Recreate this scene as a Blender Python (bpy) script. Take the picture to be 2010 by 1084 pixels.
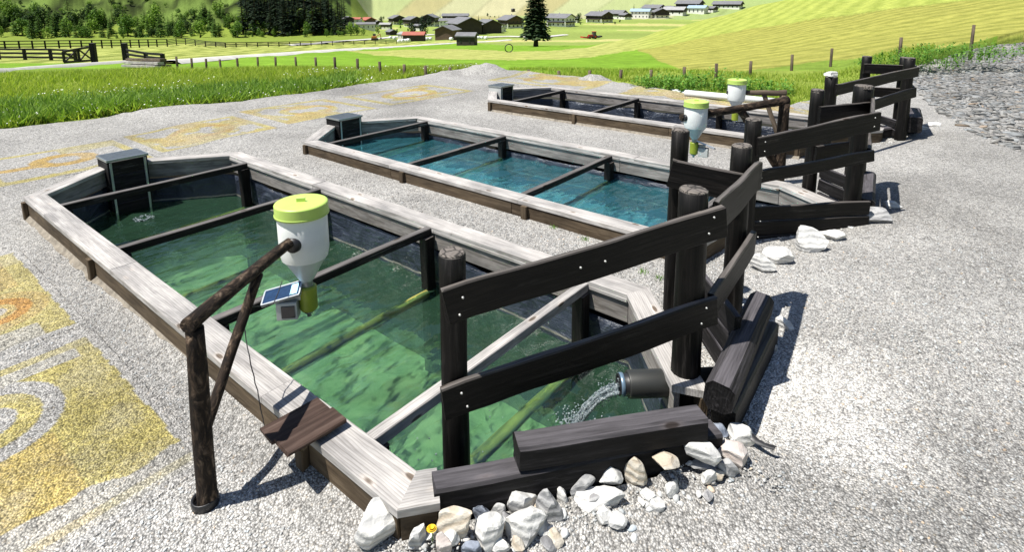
import bpy, bmesh, math, random
import numpy as np
from mathutils import Vector, Matrix, noise, geometry
R = math.radians
random.seed(7); rng = np.random.default_rng(7)
for o in list(bpy.data.objects): bpy.data.objects.remove(o)
scn = bpy.context.scene
C = scn.collection

# ------------------------------------------------------------------ camera
CAM_H = 2.5; FPX = 1123.7; PPY = 206.05; PITCH = R(10.578); ROLL = -0.005
cd = bpy.data.cameras.new('camera'); cam = bpy.data.objects.new('camera', cd); C.objects.link(cam)
cd.sensor_width = 36; cd.sensor_fit = 'HORIZONTAL'; cd.lens = 36 * FPX / 2010
cd.shift_x = 0; cd.shift_y = -(542 - PPY) / 2010
cd.clip_start = 0.05; cd.clip_end = 6000
cam.location = (0, 0, CAM_H)
cam.matrix_world = Matrix.Translation((0, 0, CAM_H)) @ Matrix.Rotation(math.pi / 2 - PITCH, 4, 'X') @ Matrix.Rotation(ROLL, 4, 'Z')
scn.camera = cam

# ------------------------------------------------------------------ sky, sun, exposure
SUN_EL = R(64); SUN_H = Vector((-.947, -.32)).normalized()
wd = bpy.data.worlds.new('World'); scn.world = wd; wd.use_nodes = True
nt = wd.node_tree; bg = nt.nodes['Background']
sky = nt.nodes.new('ShaderNodeTexSky'); sky.sky_type = 'NISHITA'; sky.sun_disc = False
sky.sun_elevation = SUN_EL; sky.sun_rotation = math.atan2(SUN_H.x, SUN_H.y)
sky.altitude = 1400; sky.air_density = 1.0; sky.dust_density = 1.4
nt.links.new(sky.outputs[0], bg.inputs[0]); bg.inputs[1].default_value = 0.075
sd = bpy.data.lights.new('sun', 'SUN'); sun = bpy.data.objects.new('sun', sd); C.objects.link(sun)
sd.energy = 4.9; sd.angle = R(0.5); sd.color = (1.0, 0.96, 0.89)
sv = Vector((-SUN_H.x * math.cos(SUN_EL), -SUN_H.y * math.cos(SUN_EL), -math.sin(SUN_EL)))
sun.rotation_euler = sv.to_track_quat('-Z', 'Y').to_euler(); sun.location = (-20, -8, 40)
vs = scn.view_settings; vs.view_transform = 'Standard'; vs.look = 'None'; vs.gamma = 1; vs.use_curve_mapping = False
vs.exposure = 0.70
scn.render.engine = 'CYCLES'
scn.cycles.transparent_max_bounces = 16

# ------------------------------------------------------------------ measuring: pixel of the photograph -> ray in the world
def ray(px, py):
    a, b = (px - 1005) / FPX, (PPY - py) / FPX
    cr, sr = math.cos(ROLL), math.sin(ROLL); X = a * cr + b * sr; Y = -a * sr + b * cr
    cp, sp = math.cos(PITCH), math.sin(PITCH)
    return Vector((X, cp + Y * sp, -sp + Y * cp))
def onz(px, py, z):
    d = ray(px, py); t = (z - CAM_H) / d.z; return Vector((d.x * t, d.y * t, z))
def atd(px, py, dist):
    d = ray(px, py); t = dist / math.hypot(d.x, d.y); return Vector((d.x * t, d.y * t, CAM_H + d.z * t))
def azpx(px, py=60): d = ray(px, py); return math.atan2(d.x, d.y)

# pools: origin of each, the long side along +a, the width along +b
YAW = -0.679; AX = Vector((math.cos(YAW), math.sin(YAW), 0)); BX = Vector((-AX.y, AX.x, 0))
PO = [Vector((-5.57, 6.218, 0)), Vector((-3.289, 8.752, 0)), Vector((-.534, 12.418, 0))]
PL = [6.5, 6.4, 6.4]; PW = 2.49
POLY = [[(0, 0), (6.5, 0), (7.30, .97), (7.30, 1.60), (6.5, PW), (0, PW), (-.78, 1.44), (-.78, .93)]] + [[(0, 0), (6.32, 0), (6.46, 1.0), (7.18, 1.80), (7.18, 2.02), (6.5, PW), (0, PW), (-.78, 1.44), (-.78, .93)]] * 2
def offset_poly(P, o):
    n = len(P); out = []
    for i in range(n):
        p0, p1, p2 = Vector(P[i - 1]), Vector(P[i]), Vector(P[(i + 1) % n]); d1 = (p1 - p0).normalized(); d2 = (p2 - p1).normalized()
        n1 = Vector((-d1.y, d1.x)); n2 = Vector((-d2.y, d2.x)); bis = (n1 + n2).normalized(); out.append(p1 + bis * (o / max(.3, bis.dot(n1))))
    return out
def W(k, a, b, z=0): q = PO[k] + AX * a + BX * b; return Vector((q.x, q.y, z))
def loc(k, p): q = Vector((p[0], p[1], 0)) - PO[k]; return q.dot(AX), q.dot(BX)
def smooth(e0, e1, x):
    t = np.clip((np.asarray(x, float) - e0) / (e1 - e0), 0, 1); return t * t * (3 - 2 * t)

# vectorised value noise
def _h(ix, iy, s): 
    n = (ix * 374761393 + iy * 668265263 + s * 1442695041) & 0xffffffff
    n = ((n ^ (n >> 13)) * 1274126177) & 0xffffffff; return ((n ^ (n >> 16)) & 0xffff) / 65535.0
def vnoise(x, y, s=0):
    x = np.asarray(x, float); y = np.asarray(y, float)
    ix = np.floor(x).astype(np.int64); iy = np.floor(y).astype(np.int64); fx = x - ix; fy = y - iy
    u = fx * fx * (3 - 2 * fx); v = fy * fy * (3 - 2 * fy)
    return (_h(ix, iy, s) * (1 - u) + _h(ix + 1, iy, s) * u) * (1 - v) + (_h(ix, iy + 1, s) * (1 - u) + _h(ix + 1, iy + 1, s) * u) * v
def fbm(x, y, s=0, o=4): 
    t = 0; a = .5
    for i in range(o): t = t + a * vnoise(x * 2 ** i, y * 2 ** i, s + i * 17); a *= .5
    return t

# ------------------------------------------------------------------ object helpers
MWD = {}
def place(o, mw=None, parent=None):
    mw = mw if mw is not None else Matrix.Identity(4)
    C.objects.link(o)
    if parent is not None:
        o.parent = parent; o.matrix_local = MWD[parent.name].inverted() @ mw
    else: o.matrix_local = mw
    MWD[o.name] = mw; return o
def tag(o, label, cat, group=None):
    o['label'] = label; o['category'] = cat
    if group: o['group'] = group
    return o
def thing(name, label, cat, loc=(0, 0, 0), rz=0, group=None):
    o = bpy.data.objects.new(name, None); o.empty_display_size = .2
    place(o, Matrix.Translation(loc) @ Matrix.Rotation(rz, 4, 'Z')); return tag(o, label, cat, group)
def mesh(name, v, f, smoothf=False):
    me = bpy.data.meshes.new(name); me.from_pydata([tuple(p) for p in v], [], f); me.update()
    if smoothf: me.polygons.foreach_set('use_smooth', [True] * len(me.polygons))
    return me
def fast_mesh(name, V, F, smoothf=False):
    V = np.asarray(V, np.float32); F = np.asarray(F, np.int32); n = F.shape[1]
    me = bpy.data.meshes.new(name); me.vertices.add(len(V)); me.vertices.foreach_set('co', V.ravel())
    me.loops.add(F.size); me.loops.foreach_set('vertex_index', F.ravel())
    me.polygons.add(len(F)); me.polygons.foreach_set('loop_start', np.arange(0, F.size, n, dtype=np.int32))
    if smoothf: me.polygons.foreach_set('use_smooth', np.ones(len(F), bool))
    me.update(calc_edges=True); return me
def colattr(me, col, name='tint'):
    a = me.color_attributes.new(name, 'FLOAT_COLOR', 'POINT')
    c = np.ones((len(me.vertices), 4), np.float32); c[:, :3] = col; a.data.foreach_set('color', c.ravel())
def obj(name, me, mat, parent=None, mw=None):
    o = bpy.data.objects.new(name, me)
    if mat and not me.materials: me.materials.append(mat)
    return place(o, mw, parent)
def struct(o, kind='structure'): o['kind'] = kind; return o
def frame(p0, p1, up):
    p0 = Vector(p0); p1 = Vector(p1); x = (p1 - p0).normalized(); up = Vector(up)
    z = (up - x * up.dot(x))
    if z.length < 1e-4: z = Vector((1, 0, 0)) - x * x.x
    z.normalize(); y = z.cross(x)
    m = Matrix((x, y, z)).transposed().to_4x4(); m.translation = (p0 + p1) / 2; return m
def rings(rs, caps=True):
    n = len(rs[0]); v = [p for r in rs for p in r]; f = []
    for i in range(len(rs) - 1):
        for j in range(n): k = (j + 1) % n; f.append((i * n + j, i * n + k, (i + 1) * n + k, (i + 1) * n + j))
    if caps: f.append(tuple(range(n - 1, -1, -1))); f.append(tuple(range((len(rs) - 1) * n, len(rs) * n)))
    return v, f
def board_me(l, w, t, bev=.006, wob=.0015, seg=6):
    s0 = random.random() * 99; b = min(bev, w * .3, t * .3); rs = []
    for i in range(seg + 1):
        x = -l / 2 + l * i / seg; dy = wob * 1.6 * noise.noise((x * 1.4, s0, 0)); dz = wob * 1.6 * noise.noise((x * 1.4, s0, 5))
        if i in (0, seg): dy = dz = 0
        e = [(w / 2 - b, t / 2), (-w / 2 + b, t / 2), (-w / 2, t / 2 - b), (-w / 2, -t / 2 + b), (-w / 2 + b, -t / 2), (w / 2 - b, -t / 2), (w / 2, -t / 2 + b), (w / 2, t / 2 - b)]
        rs.append([(x + random.uniform(-wob, wob) * 1.5, y + dy, z + dz + noise.noise((x * 4, s0, y * 30 + z * 17)) * wob * .8) for y, z in e])
    return mesh('board', *rings(rs))
def board(name, p0, p1, w, t, mat, parent, up=(0, 0, 1), **k):
    """a plank: w across, t along 'up'"""
    return obj(name, board_me((Vector(p1) - Vector(p0)).length, w, t, **k), mat, parent, frame(p0, p1, up))
def log_me(l, r0, r1, n=14, seg=10, rough=.06, bend=0, flat=None, dome=.25):
    rs = []; s = random.random() * 100
    for i in range(seg + 1):
        t = i / seg; x = -l / 2 + l * t; r = r0 + (r1 - r0) * t
        oy = bend * math.sin(math.pi * t) + (noise.noise((t * 3, s, 0)) * rough * r * 1.2); oz = noise.noise((t * 3, s, 9)) * rough * r * 1.2
        ring = []
        for j in range(n):
            a = 2 * math.pi * j / n; rr = r * (1 + rough * (noise.noise((math.cos(a) * 1.3 + s, math.sin(a) * 1.3, t * l * 3)) + .5 * noise.noise((math.cos(a) * 4 + s, math.sin(a) * 4, t * l * 8))))
            y, z = rr * math.cos(a), rr * math.sin(a)
            if flat: y = max(-flat[0], min(flat[0], y)); z = max(-flat[1], min(flat[1], z))
            ring.append((x, y + oy, z + oz))
        rs.append(ring)
    if dome:  # weathered, rounded ends
        def inset(ring, dx): c = [sum(p[i] for p in ring) / len(ring) for i in range(3)]; return [(p[0] + dx, c[1] + (p[1] - c[1]) * .86, c[2] + (p[2] - c[2]) * .86) for p in ring]
        rs = [inset(rs[0], -r0 * dome * .4)] + rs + [inset(rs[-1], r1 * dome * .4)]
    me = mesh('log', *rings(rs), smoothf=True)
    n_ = len(me.polygons); me.polygons[n_ - 1].use_smooth = False; me.polygons[n_ - 2].use_smooth = False
    return me
def log(name, p0, p1, r0, r1, mat, parent=None, up=(0, 0, 1), **k):
    return obj(name, log_me((Vector(p1) - Vector(p0)).length, r0, r1, **k), mat, parent, frame(p0, p1, up))
def lathe_me(prof, n=28, smoothf=True, caps=True):
    rs = [[(r * math.cos(2 * math.pi * j / n), r * math.sin(2 * math.pi * j / n), z) for j in range(n)] for r, z in prof]
    me = mesh('lathe', *rings(rs, caps), smoothf=False)
    if smoothf:
        for p in me.polygons: p.use_smooth = len(p.vertices) == 4
    return me
def box_me(sx, sy, sz, b=.004): return board_me(sx, sy, sz, bev=b, wob=0, seg=1)
def prism(pts, z0, z1):
    n = len(pts); v = [(x, y, z0) for x, y in pts] + [(x, y, z1) for x, y in pts]
    f = [tuple(range(n - 1, -1, -1)), tuple(range(n, 2 * n))] + [(i, (i + 1) % n, n + (i + 1) % n, n + i) for i in range(n)]
    return v, f
def tube_me(pts, r, n=6, smoothf=True):
    pts = [Vector(p) for p in pts]; rs = []
    for i, p in enumerate(pts):
        d = (pts[min(i + 1, len(pts) - 1)] - pts[max(i - 1, 0)]).normalized(); u = d.orthogonal().normalized(); v = d.cross(u)
        if i and rs:
            pu = rs_u - d * rs_u.dot(d)
            if pu.length > 1e-5: u = pu.normalized(); v = d.cross(u)
        rs_u = u; rr = r[i] if isinstance(r, (list, tuple)) else r
        rs.append([p + u * rr * math.cos(2 * math.pi * j / n) + v * rr * math.sin(2 * math.pi * j / n) for j in range(n)])
    return mesh('tube', *rings(rs), smoothf=smoothf)
def merge(*parts):
    v = []; f = []
    for pv, pf in parts:
        o = len(v); v += list(pv); f += [tuple(i + o for i in q) for q in pf]
    return v, f

# ------------------------------------------------------------------ materials
def newmat(name):
    m = bpy.data.materials.new(name); m.use_nodes = True; t = m.node_tree; b = t.nodes['Principled BSDF']; return m, t, b
def N(t, typ, **kw):
    n = t.nodes.new('ShaderNode' + typ)
    for k, v in kw.items():
        if k in n.inputs.keys() if hasattr(n.inputs, 'keys') else False: n.inputs[k].default_value = v
        else: setattr(n, k, v)
    return n
def L(t, a, b): t.links.new(a, b)
def ramp(t, stops, fac=None, interp='LINEAR'):
    n = t.nodes.new('ShaderNodeValToRGB'); cr = n.color_ramp; cr.interpolation = interp
    while len(cr.elements) < len(stops): cr.elements.new(.5)
    for e, (p, c) in zip(cr.elements, stops): e.position = p; e.color = (*c, 1) if len(c) == 3 else c
    if fac is not None: L(t, fac, n.inputs[0])
    return n
def mixc(t, fac, a, b, mode='MIX'):
    n = t.nodes.new('ShaderNodeMix'); n.data_type = 'RGBA'; n.blend_type = mode
    for i, s in ((0, fac), (6, a), (7, b)):
        if hasattr(s, 'is_linked'): L(t, s, n.inputs[i])
        elif isinstance(s, (int, float)): n.inputs[i].default_value = s
        else: n.inputs[i].default_value = (*s, 1)
    return n.outputs[2]
def math_(t, op, a, b=0.0):
    n = t.nodes.new('ShaderNodeMath'); n.operation = op
    for i, s in ((0, a), (1, b)):
        if hasattr(s, 'is_linked'): L(t, s, n.inputs[i])
        else: n.inputs[i].default_value = s
    return n.outputs[0]
def noise_(t, vec, scale, detail=4, rough=.55, dist=0):
    n = t.nodes.new('ShaderNodeTexNoise'); n.inputs['Scale'].default_value = scale; n.inputs['Detail'].default_value = detail
    n.inputs['Roughness'].default_value = rough; n.inputs['Distortion'].default_value = dist
    if vec is not None: L(t, vec, n.inputs['Vector'])
    return n.outputs['Fac']
def coords(t, scale=(1, 1, 1), kind='Object', rnd=True):
    tc = t.nodes.new('ShaderNodeTexCoord'); v = tc.outputs[kind]
    if rnd:
        oi = t.nodes.new('ShaderNodeObjectInfo'); vm = t.nodes.new('ShaderNodeVectorMath'); vm.operation = 'MULTIPLY_ADD'
        cb = t.nodes.new('ShaderNodeCombineXYZ')
        for i in range(3): L(t, math_(t, 'MULTIPLY', oi.outputs['Random'], (37.0, 91.0, 53.0)[i]), cb.inputs[i])
        vm.inputs[1].default_value = (1, 1, 1); L(t, v, vm.inputs[0]); L(t, cb.outputs[0], vm.inputs[2]); v = vm.outputs[0]
    mp = t.nodes.new('ShaderNodeMapping'); mp.inputs['Scale'].default_value = scale; L(t, v, mp.inputs[0]); return mp.outputs[0]
def bump(t, b, h, strength=.4, dist=.01):
    n = t.nodes.new('ShaderNodeBump'); n.inputs['Strength'].default_value = strength; n.inputs['Distance'].default_value = dist
    L(t, h, n.inputs['Height']); L(t, n.outputs[0], b.inputs['Normal']); return n
def wood(name, dark, mid, light, rough=.75, grain=22, bumps=.5, wave=False, wear=None, knots=False, top=None):
    m, t, b = newmat(name)
    g = noise_(t, coords(t, (1.3, grain, grain)), 1.6, 8, .62, .5)
    r = ramp(t, [(.28, dark), (.5, mid), (.74, light)], g)
    blot = noise_(t, coords(t, (1.2, 2.5, 2.5)), 1.7, 5, .6)
    col = mixc(t, ramp(t, [(.35, (.62, .62, .62)), (.68, (1.18, 1.18, 1.18))], blot).outputs[0], (0, 0, 0), r.outputs[0], 'MIX') if False else mixc(t, 1.0, r.outputs[0], ramp(t, [(.3, (.6, .6, .6)), (.7, (1.2, 1.18, 1.15))], blot).outputs[0], 'MULTIPLY')
    h = g
    if wave:
        w = t.nodes.new('ShaderNodeTexWave'); w.bands_direction = 'Y'; w.inputs['Scale'].default_value = 9
        w.inputs['Distortion'].default_value = 7; w.inputs['Detail'].default_value = 2; w.inputs['Detail Scale'].default_value = .7
        L(t, coords(t, (.45, 2.2, 2.2)), w.inputs['Vector'])
        col = mixc(t, .5, col, ramp(t, [(.0, (.5, .47, .43)), (.25, (.95, .95, .95)), (1, (1, 1, 1))], w.outputs['Fac']).outputs[0], 'MULTIPLY')
        h = math_(t, 'ADD', g, math_(t, 'MULTIPLY', w.outputs['Fac'], .25))
    if wear:
        wn = noise_(t, coords(t, (1.1, 17, 17)), 1.5, 8, .75, .4); wp = noise_(t, coords(t, (1.5, 2, 2)), 1.3, 4, .6)
        col = mixc(t, math_(t, 'MULTIPLY', ramp(t, [(.54, (0, 0, 0)), (.70, (1, 1, 1))], wn).outputs[0], ramp(t, [(.38, (.1, .1, .1)), (.62, (1, 1, 1))], wp).outputs[0]), col, wear)
    if top:   # upward faces painted paler: sunlit top edges put into the wood colour
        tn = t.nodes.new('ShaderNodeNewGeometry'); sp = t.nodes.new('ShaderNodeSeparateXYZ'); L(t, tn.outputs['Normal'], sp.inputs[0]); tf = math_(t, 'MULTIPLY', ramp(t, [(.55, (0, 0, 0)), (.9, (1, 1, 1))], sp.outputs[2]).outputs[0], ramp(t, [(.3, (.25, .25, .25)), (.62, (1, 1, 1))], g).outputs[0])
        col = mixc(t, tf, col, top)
    if knots:
        vo = t.nodes.new('ShaderNodeTexVoronoi'); vo.inputs['Scale'].default_value = 1; L(t, coords(t, (2.6, 7, 7)), vo.inputs['Vector'])
        col = mixc(t, 1, col, ramp(t, [(.0, (.35, .28, .22)), (.09, (.45, .38, .32)), (.13, (1.25, 1.2, 1.15)), (.2, (1, 1, 1))], vo.outputs['Distance']).outputs[0], 'MULTIPLY')
    L(t, col, b.inputs['Base Color']); b.inputs['Roughness'].default_value = rough
    b.inputs['Specular IOR Level'].default_value = .2
    bump(t, b, h, bumps, .006); return m
def plain(name, col, rough=.5, metal=0, var=.12, scale=6, bumps=0, spec=.5):
    m, t, b = newmat(name); n = noise_(t, coords(t), scale, 5, .6)
    c = ramp(t, [(.25, tuple(x * (1 - var) for x in col)), (.75, tuple(min(1, x * (1 + var)) for x in col))], n)
    L(t, c.outputs[0], b.inputs['Base Color']); b.inputs['Roughness'].default_value = rough; b.inputs['Metallic'].default_value = metal
    b.inputs['Specular IOR Level'].default_value = spec
    if bumps: bump(t, b, n, bumps, .01)
    return m
M = {}
M['pale'] = wood('weathered_pale_wood', (.25, .24, .235), (.41, .395, .385), (.53, .515, .50), .8, 22, .45, True, None, True)
M['grey'] = wood('grey_board', (.13, .12, .115), (.22, .205, .195), (.33, .31, .295), .8, 20, .5, True)
M['brown'] = wood('brown_board', (.050, .036, .024), (.092, .068, .044), (.15, .115, .078), .8, 18, .6, True)
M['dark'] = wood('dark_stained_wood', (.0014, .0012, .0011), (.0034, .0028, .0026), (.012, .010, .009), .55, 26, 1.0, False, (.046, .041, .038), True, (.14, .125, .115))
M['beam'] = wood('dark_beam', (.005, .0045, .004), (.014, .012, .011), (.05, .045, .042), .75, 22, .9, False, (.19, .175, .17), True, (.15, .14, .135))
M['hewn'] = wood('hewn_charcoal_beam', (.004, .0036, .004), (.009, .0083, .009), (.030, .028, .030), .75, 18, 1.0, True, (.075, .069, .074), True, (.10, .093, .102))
m, t, b = newmat('patchy_bark_log'); n = noise_(t, coords(t, (5, 11, 11)), 1.9, 8, .68, 1.1); n2 = noise_(t, coords(t, (2, 30, 30)), 1.5, 6, .6)
c = mixc(t, 1, ramp(t, [(.36, (.007, .005, .004)), (.50, (.024, .016, .011)), (.60, (.085, .06, .042)), (.72, (.24, .185, .14))], n).outputs[0], ramp(t, [(.3, (.55, .55, .55)), (.7, (1.25, 1.2, 1.15))], n2).outputs[0], 'MULTIPLY')
L(t, c, b.inputs['Base Color']); b.inputs['Roughness'].default_value = .85; b.inputs['Specular IOR Level'].default_value = .25; bump(t, b, n, 1.0, .012); M['bark'] = m
m, t, b = newmat('cracked_end_grain'); v = coords(t); w = t.nodes.new('ShaderNodeTexWave'); w.wave_type = 'RINGS'; w.rings_direction = 'Z'; w.inputs['Scale'].default_value = 28; w.inputs['Distortion'].default_value = 2; L(t, v, w.inputs['Vector'])
vo = t.nodes.new('ShaderNodeTexVoronoi'); vo.feature = 'DISTANCE_TO_EDGE'; vo.inputs['Scale'].default_value = 16; L(t, v, vo.inputs['Vector'])
c = mixc(t, 1, ramp(t, [(.1, (.07, .06, .052)), (.7, (.20, .175, .155))], w.outputs['Fac']).outputs[0], ramp(t, [(.0, (.06, .06, .06)), (.10, (1, 1, 1))], vo.outputs['Distance']).outputs[0], 'MULTIPLY')
L(t, c, b.inputs['Base Color']); b.inputs['Roughness'].default_value = .9; bump(t, b, vo.outputs['Distance'], .6, .02); M['endgrain'] = m
M['sunk'] = wood('algae_log', (.05, .07, .015), (.32, .30, .08), (.52, .48, .16), .9, 9, .8)
M['plank'] = wood('red_brown_plank', (.030, .018, .014), (.06, .038, .030), (.12, .085, .07), .7, 20, .7)
M['post'] = wood('meadow_post', (.06, .045, .035), (.13, .10, .075), (.26, .21, .16), .9, 14, .6)
M['lime'] = plain('lime_plastic', (.44, .60, .13), .42, 0, .06, 5)
M['whitepl'] = plain('white_plastic', (.70, .72, .71), .4, 0, .09, 5)
M['greypl'] = plain('grey_translucent_cone', (.42, .46, .50), .35, 0, .08, 6)
M['olive'] = plain('olive_motor_housing', (.24, .30, .025), .42, 0, .12, 12)
M['blackpl'] = plain('black_rubber', (.014, .014, .016), .45, 0, .2, 12)
M['steel'] = plain('galvanised_steel', (.42, .45, .47), .42, .85, .12, 14)
M['bluemetal'] = plain('blue_grey_collar', (.16, .24, .32), .35, .4, .1, 9)
M['solar'] = plain('solar_cell_blue', (.02, .045, .10), .15, .1, .25, 30)
M['sticker'] = plain('pale_blue_sticker', (.35, .62, .80), .4, 0, .1, 60)
M['caseg'] = plain('grey_control_case', (.46, .47, .46), .5, 0, .06, 8)
M['window'] = plain('dark_display_window', (.015, .016, .018), .15, 0, .1, 8)
M['pipe'] = plain('grey_pipe', (.024, .025, .023), .5, 0, .10, 4)
M['whitepipe'] = plain('white_pipe', (.66, .68, .68), .45, 0, .06, 5)
M['cable'] = plain('black_cable', (.012, .012, .013), .6, 0, .1, 5)
M['screw'] = plain('steel_screw', (.62, .62, .6), .35, .6, .05, 5)
# ------------------------------------------------------------------ terrain: height over azimuth and distance
KD = np.array([0, 12, 20, 24, 30, 40, 50, 62, 75, 90, 105, 130, 150, 175, 200, 220, 235, 250, 265, 280, 295, 310, 335, 360, 430, 520, 700, 1000, 1600, 3000], float)
ZV = np.interp(KD, [0, 12, 20, 24, 30, 50, 75, 105, 130, 150, 175, 200, 235, 265, 310, 360, 430, 520, 700, 1000, 1600, 3000], [.05, .03, -.05, -.45, -1.1, -2.6, -4.2, -6.2, -8.0, -9.3, -10.8, -12.2, -13.3, -13.8, -14, -14, -13.6, -11.5, 22, 90, 200, 260])
def zfrom(px, pairs, tail):
    """hill columns: (distance, pixel row) pairs, then absolute heights"""
    ds = [0, 12, 20] + [d for d, y in pairs] + [d for d, z in tail]
    zs = [.05, .03, .0] + [atd(px, y, d).z for d, y in pairs] + [z for d, z in tail]
    return np.interp(KD, ds, zs)
zleft = np.interp(KD, [0, 12, 20, 24, 30, 50, 75, 105, 150, 200, 235, 262, 285, 330, 430, 700, 3000], [.05, .03, -.05, -.45, -1.1, -2.6, -4.2, -6.2, -9.3, -12.2, -13.3, -13.8, -6, 14, 55, 130, 400])
VT = [(235, -13.3), (265, -13.8), (360, -14), (430, -13.6), (520, -11.5), (700, 22), (1000, 90), (1600, 200), (3000, 260)]
ZLX = np.array([0, 12, 20, 24, 30, 50, 75, 105, 150, 200, 235, 258, 262, 285, 330, 430, 700, 3000.]); ZLZ = np.array([.05, .03, -.05, -.45, -1.1, -2.6, -4.2, -6.2, -9.3, -12.2, -13.3, -13.8, -13.8, -6, 14, 55, 130, 400])
def zl(px): return np.interp(KD * math.cos(azpx(px)), ZLX, ZLZ)
COLS = [(-900, zl(-900))] + [(q, zl(q)) for q in range(-400, 621, 60)] + [(620, zl(620)), (735, ZV), (1150, ZV),
        (1240, zfrom(1240, [(30, 146), (50, 116), (75, 101), (105, 79)], [(150, -9.0)] + VT)),
        (1300, zfrom(1300, [(30, 140), (50, 116), (75, 94), (105, 74), (130, 62)], [(175, -9.5)] + VT)),
        (1400, zfrom(1400, [(30, 135), (50, 108), (75, 82), (105, 56), (145, 35)], [(200, -9)] + VT)),
        (1500, zfrom(1500, [(30, 128), (50, 100), (75, 70), (105, 40), (160, 8)], [(200, -4)] + VT)),
        (1640, zfrom(1640, [(30, 118), (50, 85), (75, 48), (105, 10), (170, -30)], [(235, 0)] + VT)),
        (1780, zfrom(1780, [(24, 116), (30, 104), (50, 66), (75, 25), (105, -15), (180, -70)], [(265, 20), (700, 60), (1600, 200)])),
        (2010, zfrom(2010, [(24, 109), (30, 92), (50, 45), (75, 0), (105, -45), (190, -130)], [(265, 40), (700, 90), (1600, 220)])),
        (2700, zfrom(2010, [(24, 109), (30, 92), (50, 45), (75, 0), (105, -45), (190, -130)], [(265, 40), (700, 90), (1600, 220)]))]
CAZ = np.array([azpx(c[0]) for c in COLS]); CZ = np.array([c[1] for c in COLS])
def terr(az, d):
    az = np.asarray(az, float); d = np.asarray(d, float); az, d = np.broadcast_arrays(az, d)
    i = np.clip(np.searchsorted(CAZ, az) - 1, 0, len(CAZ) - 2); u = np.clip((az - CAZ[i]) / (CAZ[i + 1] - CAZ[i]), 0, 1)
    j = np.clip(np.searchsorted(KD, d) - 1, 0, len(KD) - 2); v = np.clip((d - KD[j]) / (KD[j + 1] - KD[j]), 0, 1)
    # catmull-rom along the distance keeps the slopes soft
    def row(c):
        j0 = np.maximum(j - 1, 0); j3 = np.minimum(j + 2, len(KD) - 1)
        p0, p1, p2, p3 = CZ[c, j0], CZ[c, j], CZ[c, j + 1], CZ[c, j3]
        h = KD[j + 1] - KD[j]; m1 = (p2 - p0) / (KD[j + 1] - KD[j0] + 1e-9) * h; m2 = (p3 - p1) / (KD[j3] - KD[j] + 1e-9) * h
        v2, v3 = v * v, v * v * v
        return (2 * v3 - 3 * v2 + 1) * p1 + (v3 - 2 * v2 + v) * m1 + (-2 * v3 + 3 * v2) * p2 + (v3 - v2) * m2
    u = u * u * (3 - 2 * u) * .35 + u * .65
    return row(i) * (1 - u) + row(i + 1) * u
def tz(x, y): return float(terr(math.atan2(x, y), math.hypot(x, y)))
_D = np.concatenate([np.arange(9, 60, .1), np.arange(60, 300, .4), np.arange(300, 1500, 1.5)])
def hit(px, py):
    d = ray(px, py); az = math.atan2(d.x, d.y); s = d.z / math.hypot(d.x, d.y)
    zt = terr(az, _D); below = np.nonzero(CAM_H + s * _D <= zt)[0]
    dd = _D[below[0]] if len(below) else 600.0
    return Vector((math.sin(az) * dd, math.cos(az) * dd, float(terr(az, dd))))
def far(px, d): az = azpx(px); return Vector((math.sin(az) * d, math.cos(az) * d, float(terr(az, d))))

# ------------------------------------------------------------------ gravel pad with three pool openings
EDGE = [(-700, 262), (0, 243), (130, 228), (250, 216), (400, 203), (540, 189), (620, 180), (690, 168), (760, 156), (850, 143), (930, 133), (1000, 139), (1080, 147), (1157, 156), (1250, 171), (1310, 181), (1420, 199), (1540, 213), (1640, 196), (1720, 160), (1810, 138), (1900, 117), (2010, 101), (2500, 70)]
EAZ = []; ED = []
for px, py in EDGE:
    p = onz(px, py, .05); EAZ.append(math.atan2(p.x, p.y)); ED.append(math.hypot(p.x, p.y))
EAZ += [R(100), R(180)]; ED += [34, 26]; EAZ = [R(-180), R(-100)] + EAZ; ED = [26, 15] + ED
def edge_d(az): return np.interp(az, EAZ, ED)
def pip(x, y, poly):
    c = np.zeros(np.shape(x), bool); j = len(poly) - 1
    for i in range(len(poly)):
        xi, yi = poly[i]; xj, yj = poly[j]
        c ^= ((yi > y) != (yj > y)) & (x < (xj - xi) * (y - yi) / (yj - yi + 1e-12) + xi); j = i
    return c
def pool_in(a, b, L, m=.05):
    ys = np.interp(a, [-.78, 0, L, L + .8], [.93, m, m, .98]); yt = np.interp(a, [-.78, 0, L, L + .8], [1.46, PW - m, PW - m, 1.6])
    return (a > -.75) & (a < L + .78) & (b > ys) & (b < yt)
def padz(x, y):
    x = np.asarray(x, float); y = np.asarray(y, float)
    a = (x - PO[0].x) * AX.x + (y - PO[0].y) * AX.y; b = (x - PO[0].x) * BX.x + (y - PO[0].y) * BX.y
    z = .055 + .05 * smooth(2.4, 3.2, b) * smooth(9, 5, b) + .15 * smooth(6.7, 8.3, a) - .03 * smooth(0, -3, b)
    z = z + .02 * (fbm(x * .5, y * .5, 3) - .5) + .012 * (fbm(x * 3, y * 3, 5) - .5)
    lx, ly = 1.40, .37; ll = math.hypot(lx, ly); s_ = ((x + .37) * lx + (y - 2.25) * ly) / ll; t_ = ((x + .37) * ly - (y - 2.25) * lx) / ll   # stones and gravel banked against the near beam
    z = z + .11 * smooth(.42, .02, t_) * smooth(-.12, .1, s_) * smooth(1.75, 1.5, s_) * smooth(-.25, -.1, t_)
    z = z + .085 * np.exp(-(((a - 6.62) / .32) ** 2 + ((b + .02) / .30) ** 2))
    d = np.hypot(x, y); e = edge_d(np.arctan2(x, y))
    z = z + smooth(e - 1.6, e - .4, d) * (.05 + .16 * (fbm(x * .9, y * .9, 8) - .45)) - smooth(e - .35, e + .3, d) * .22
    return z
def pz(x, y): return float(padz(x, y))
pts = []
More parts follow.
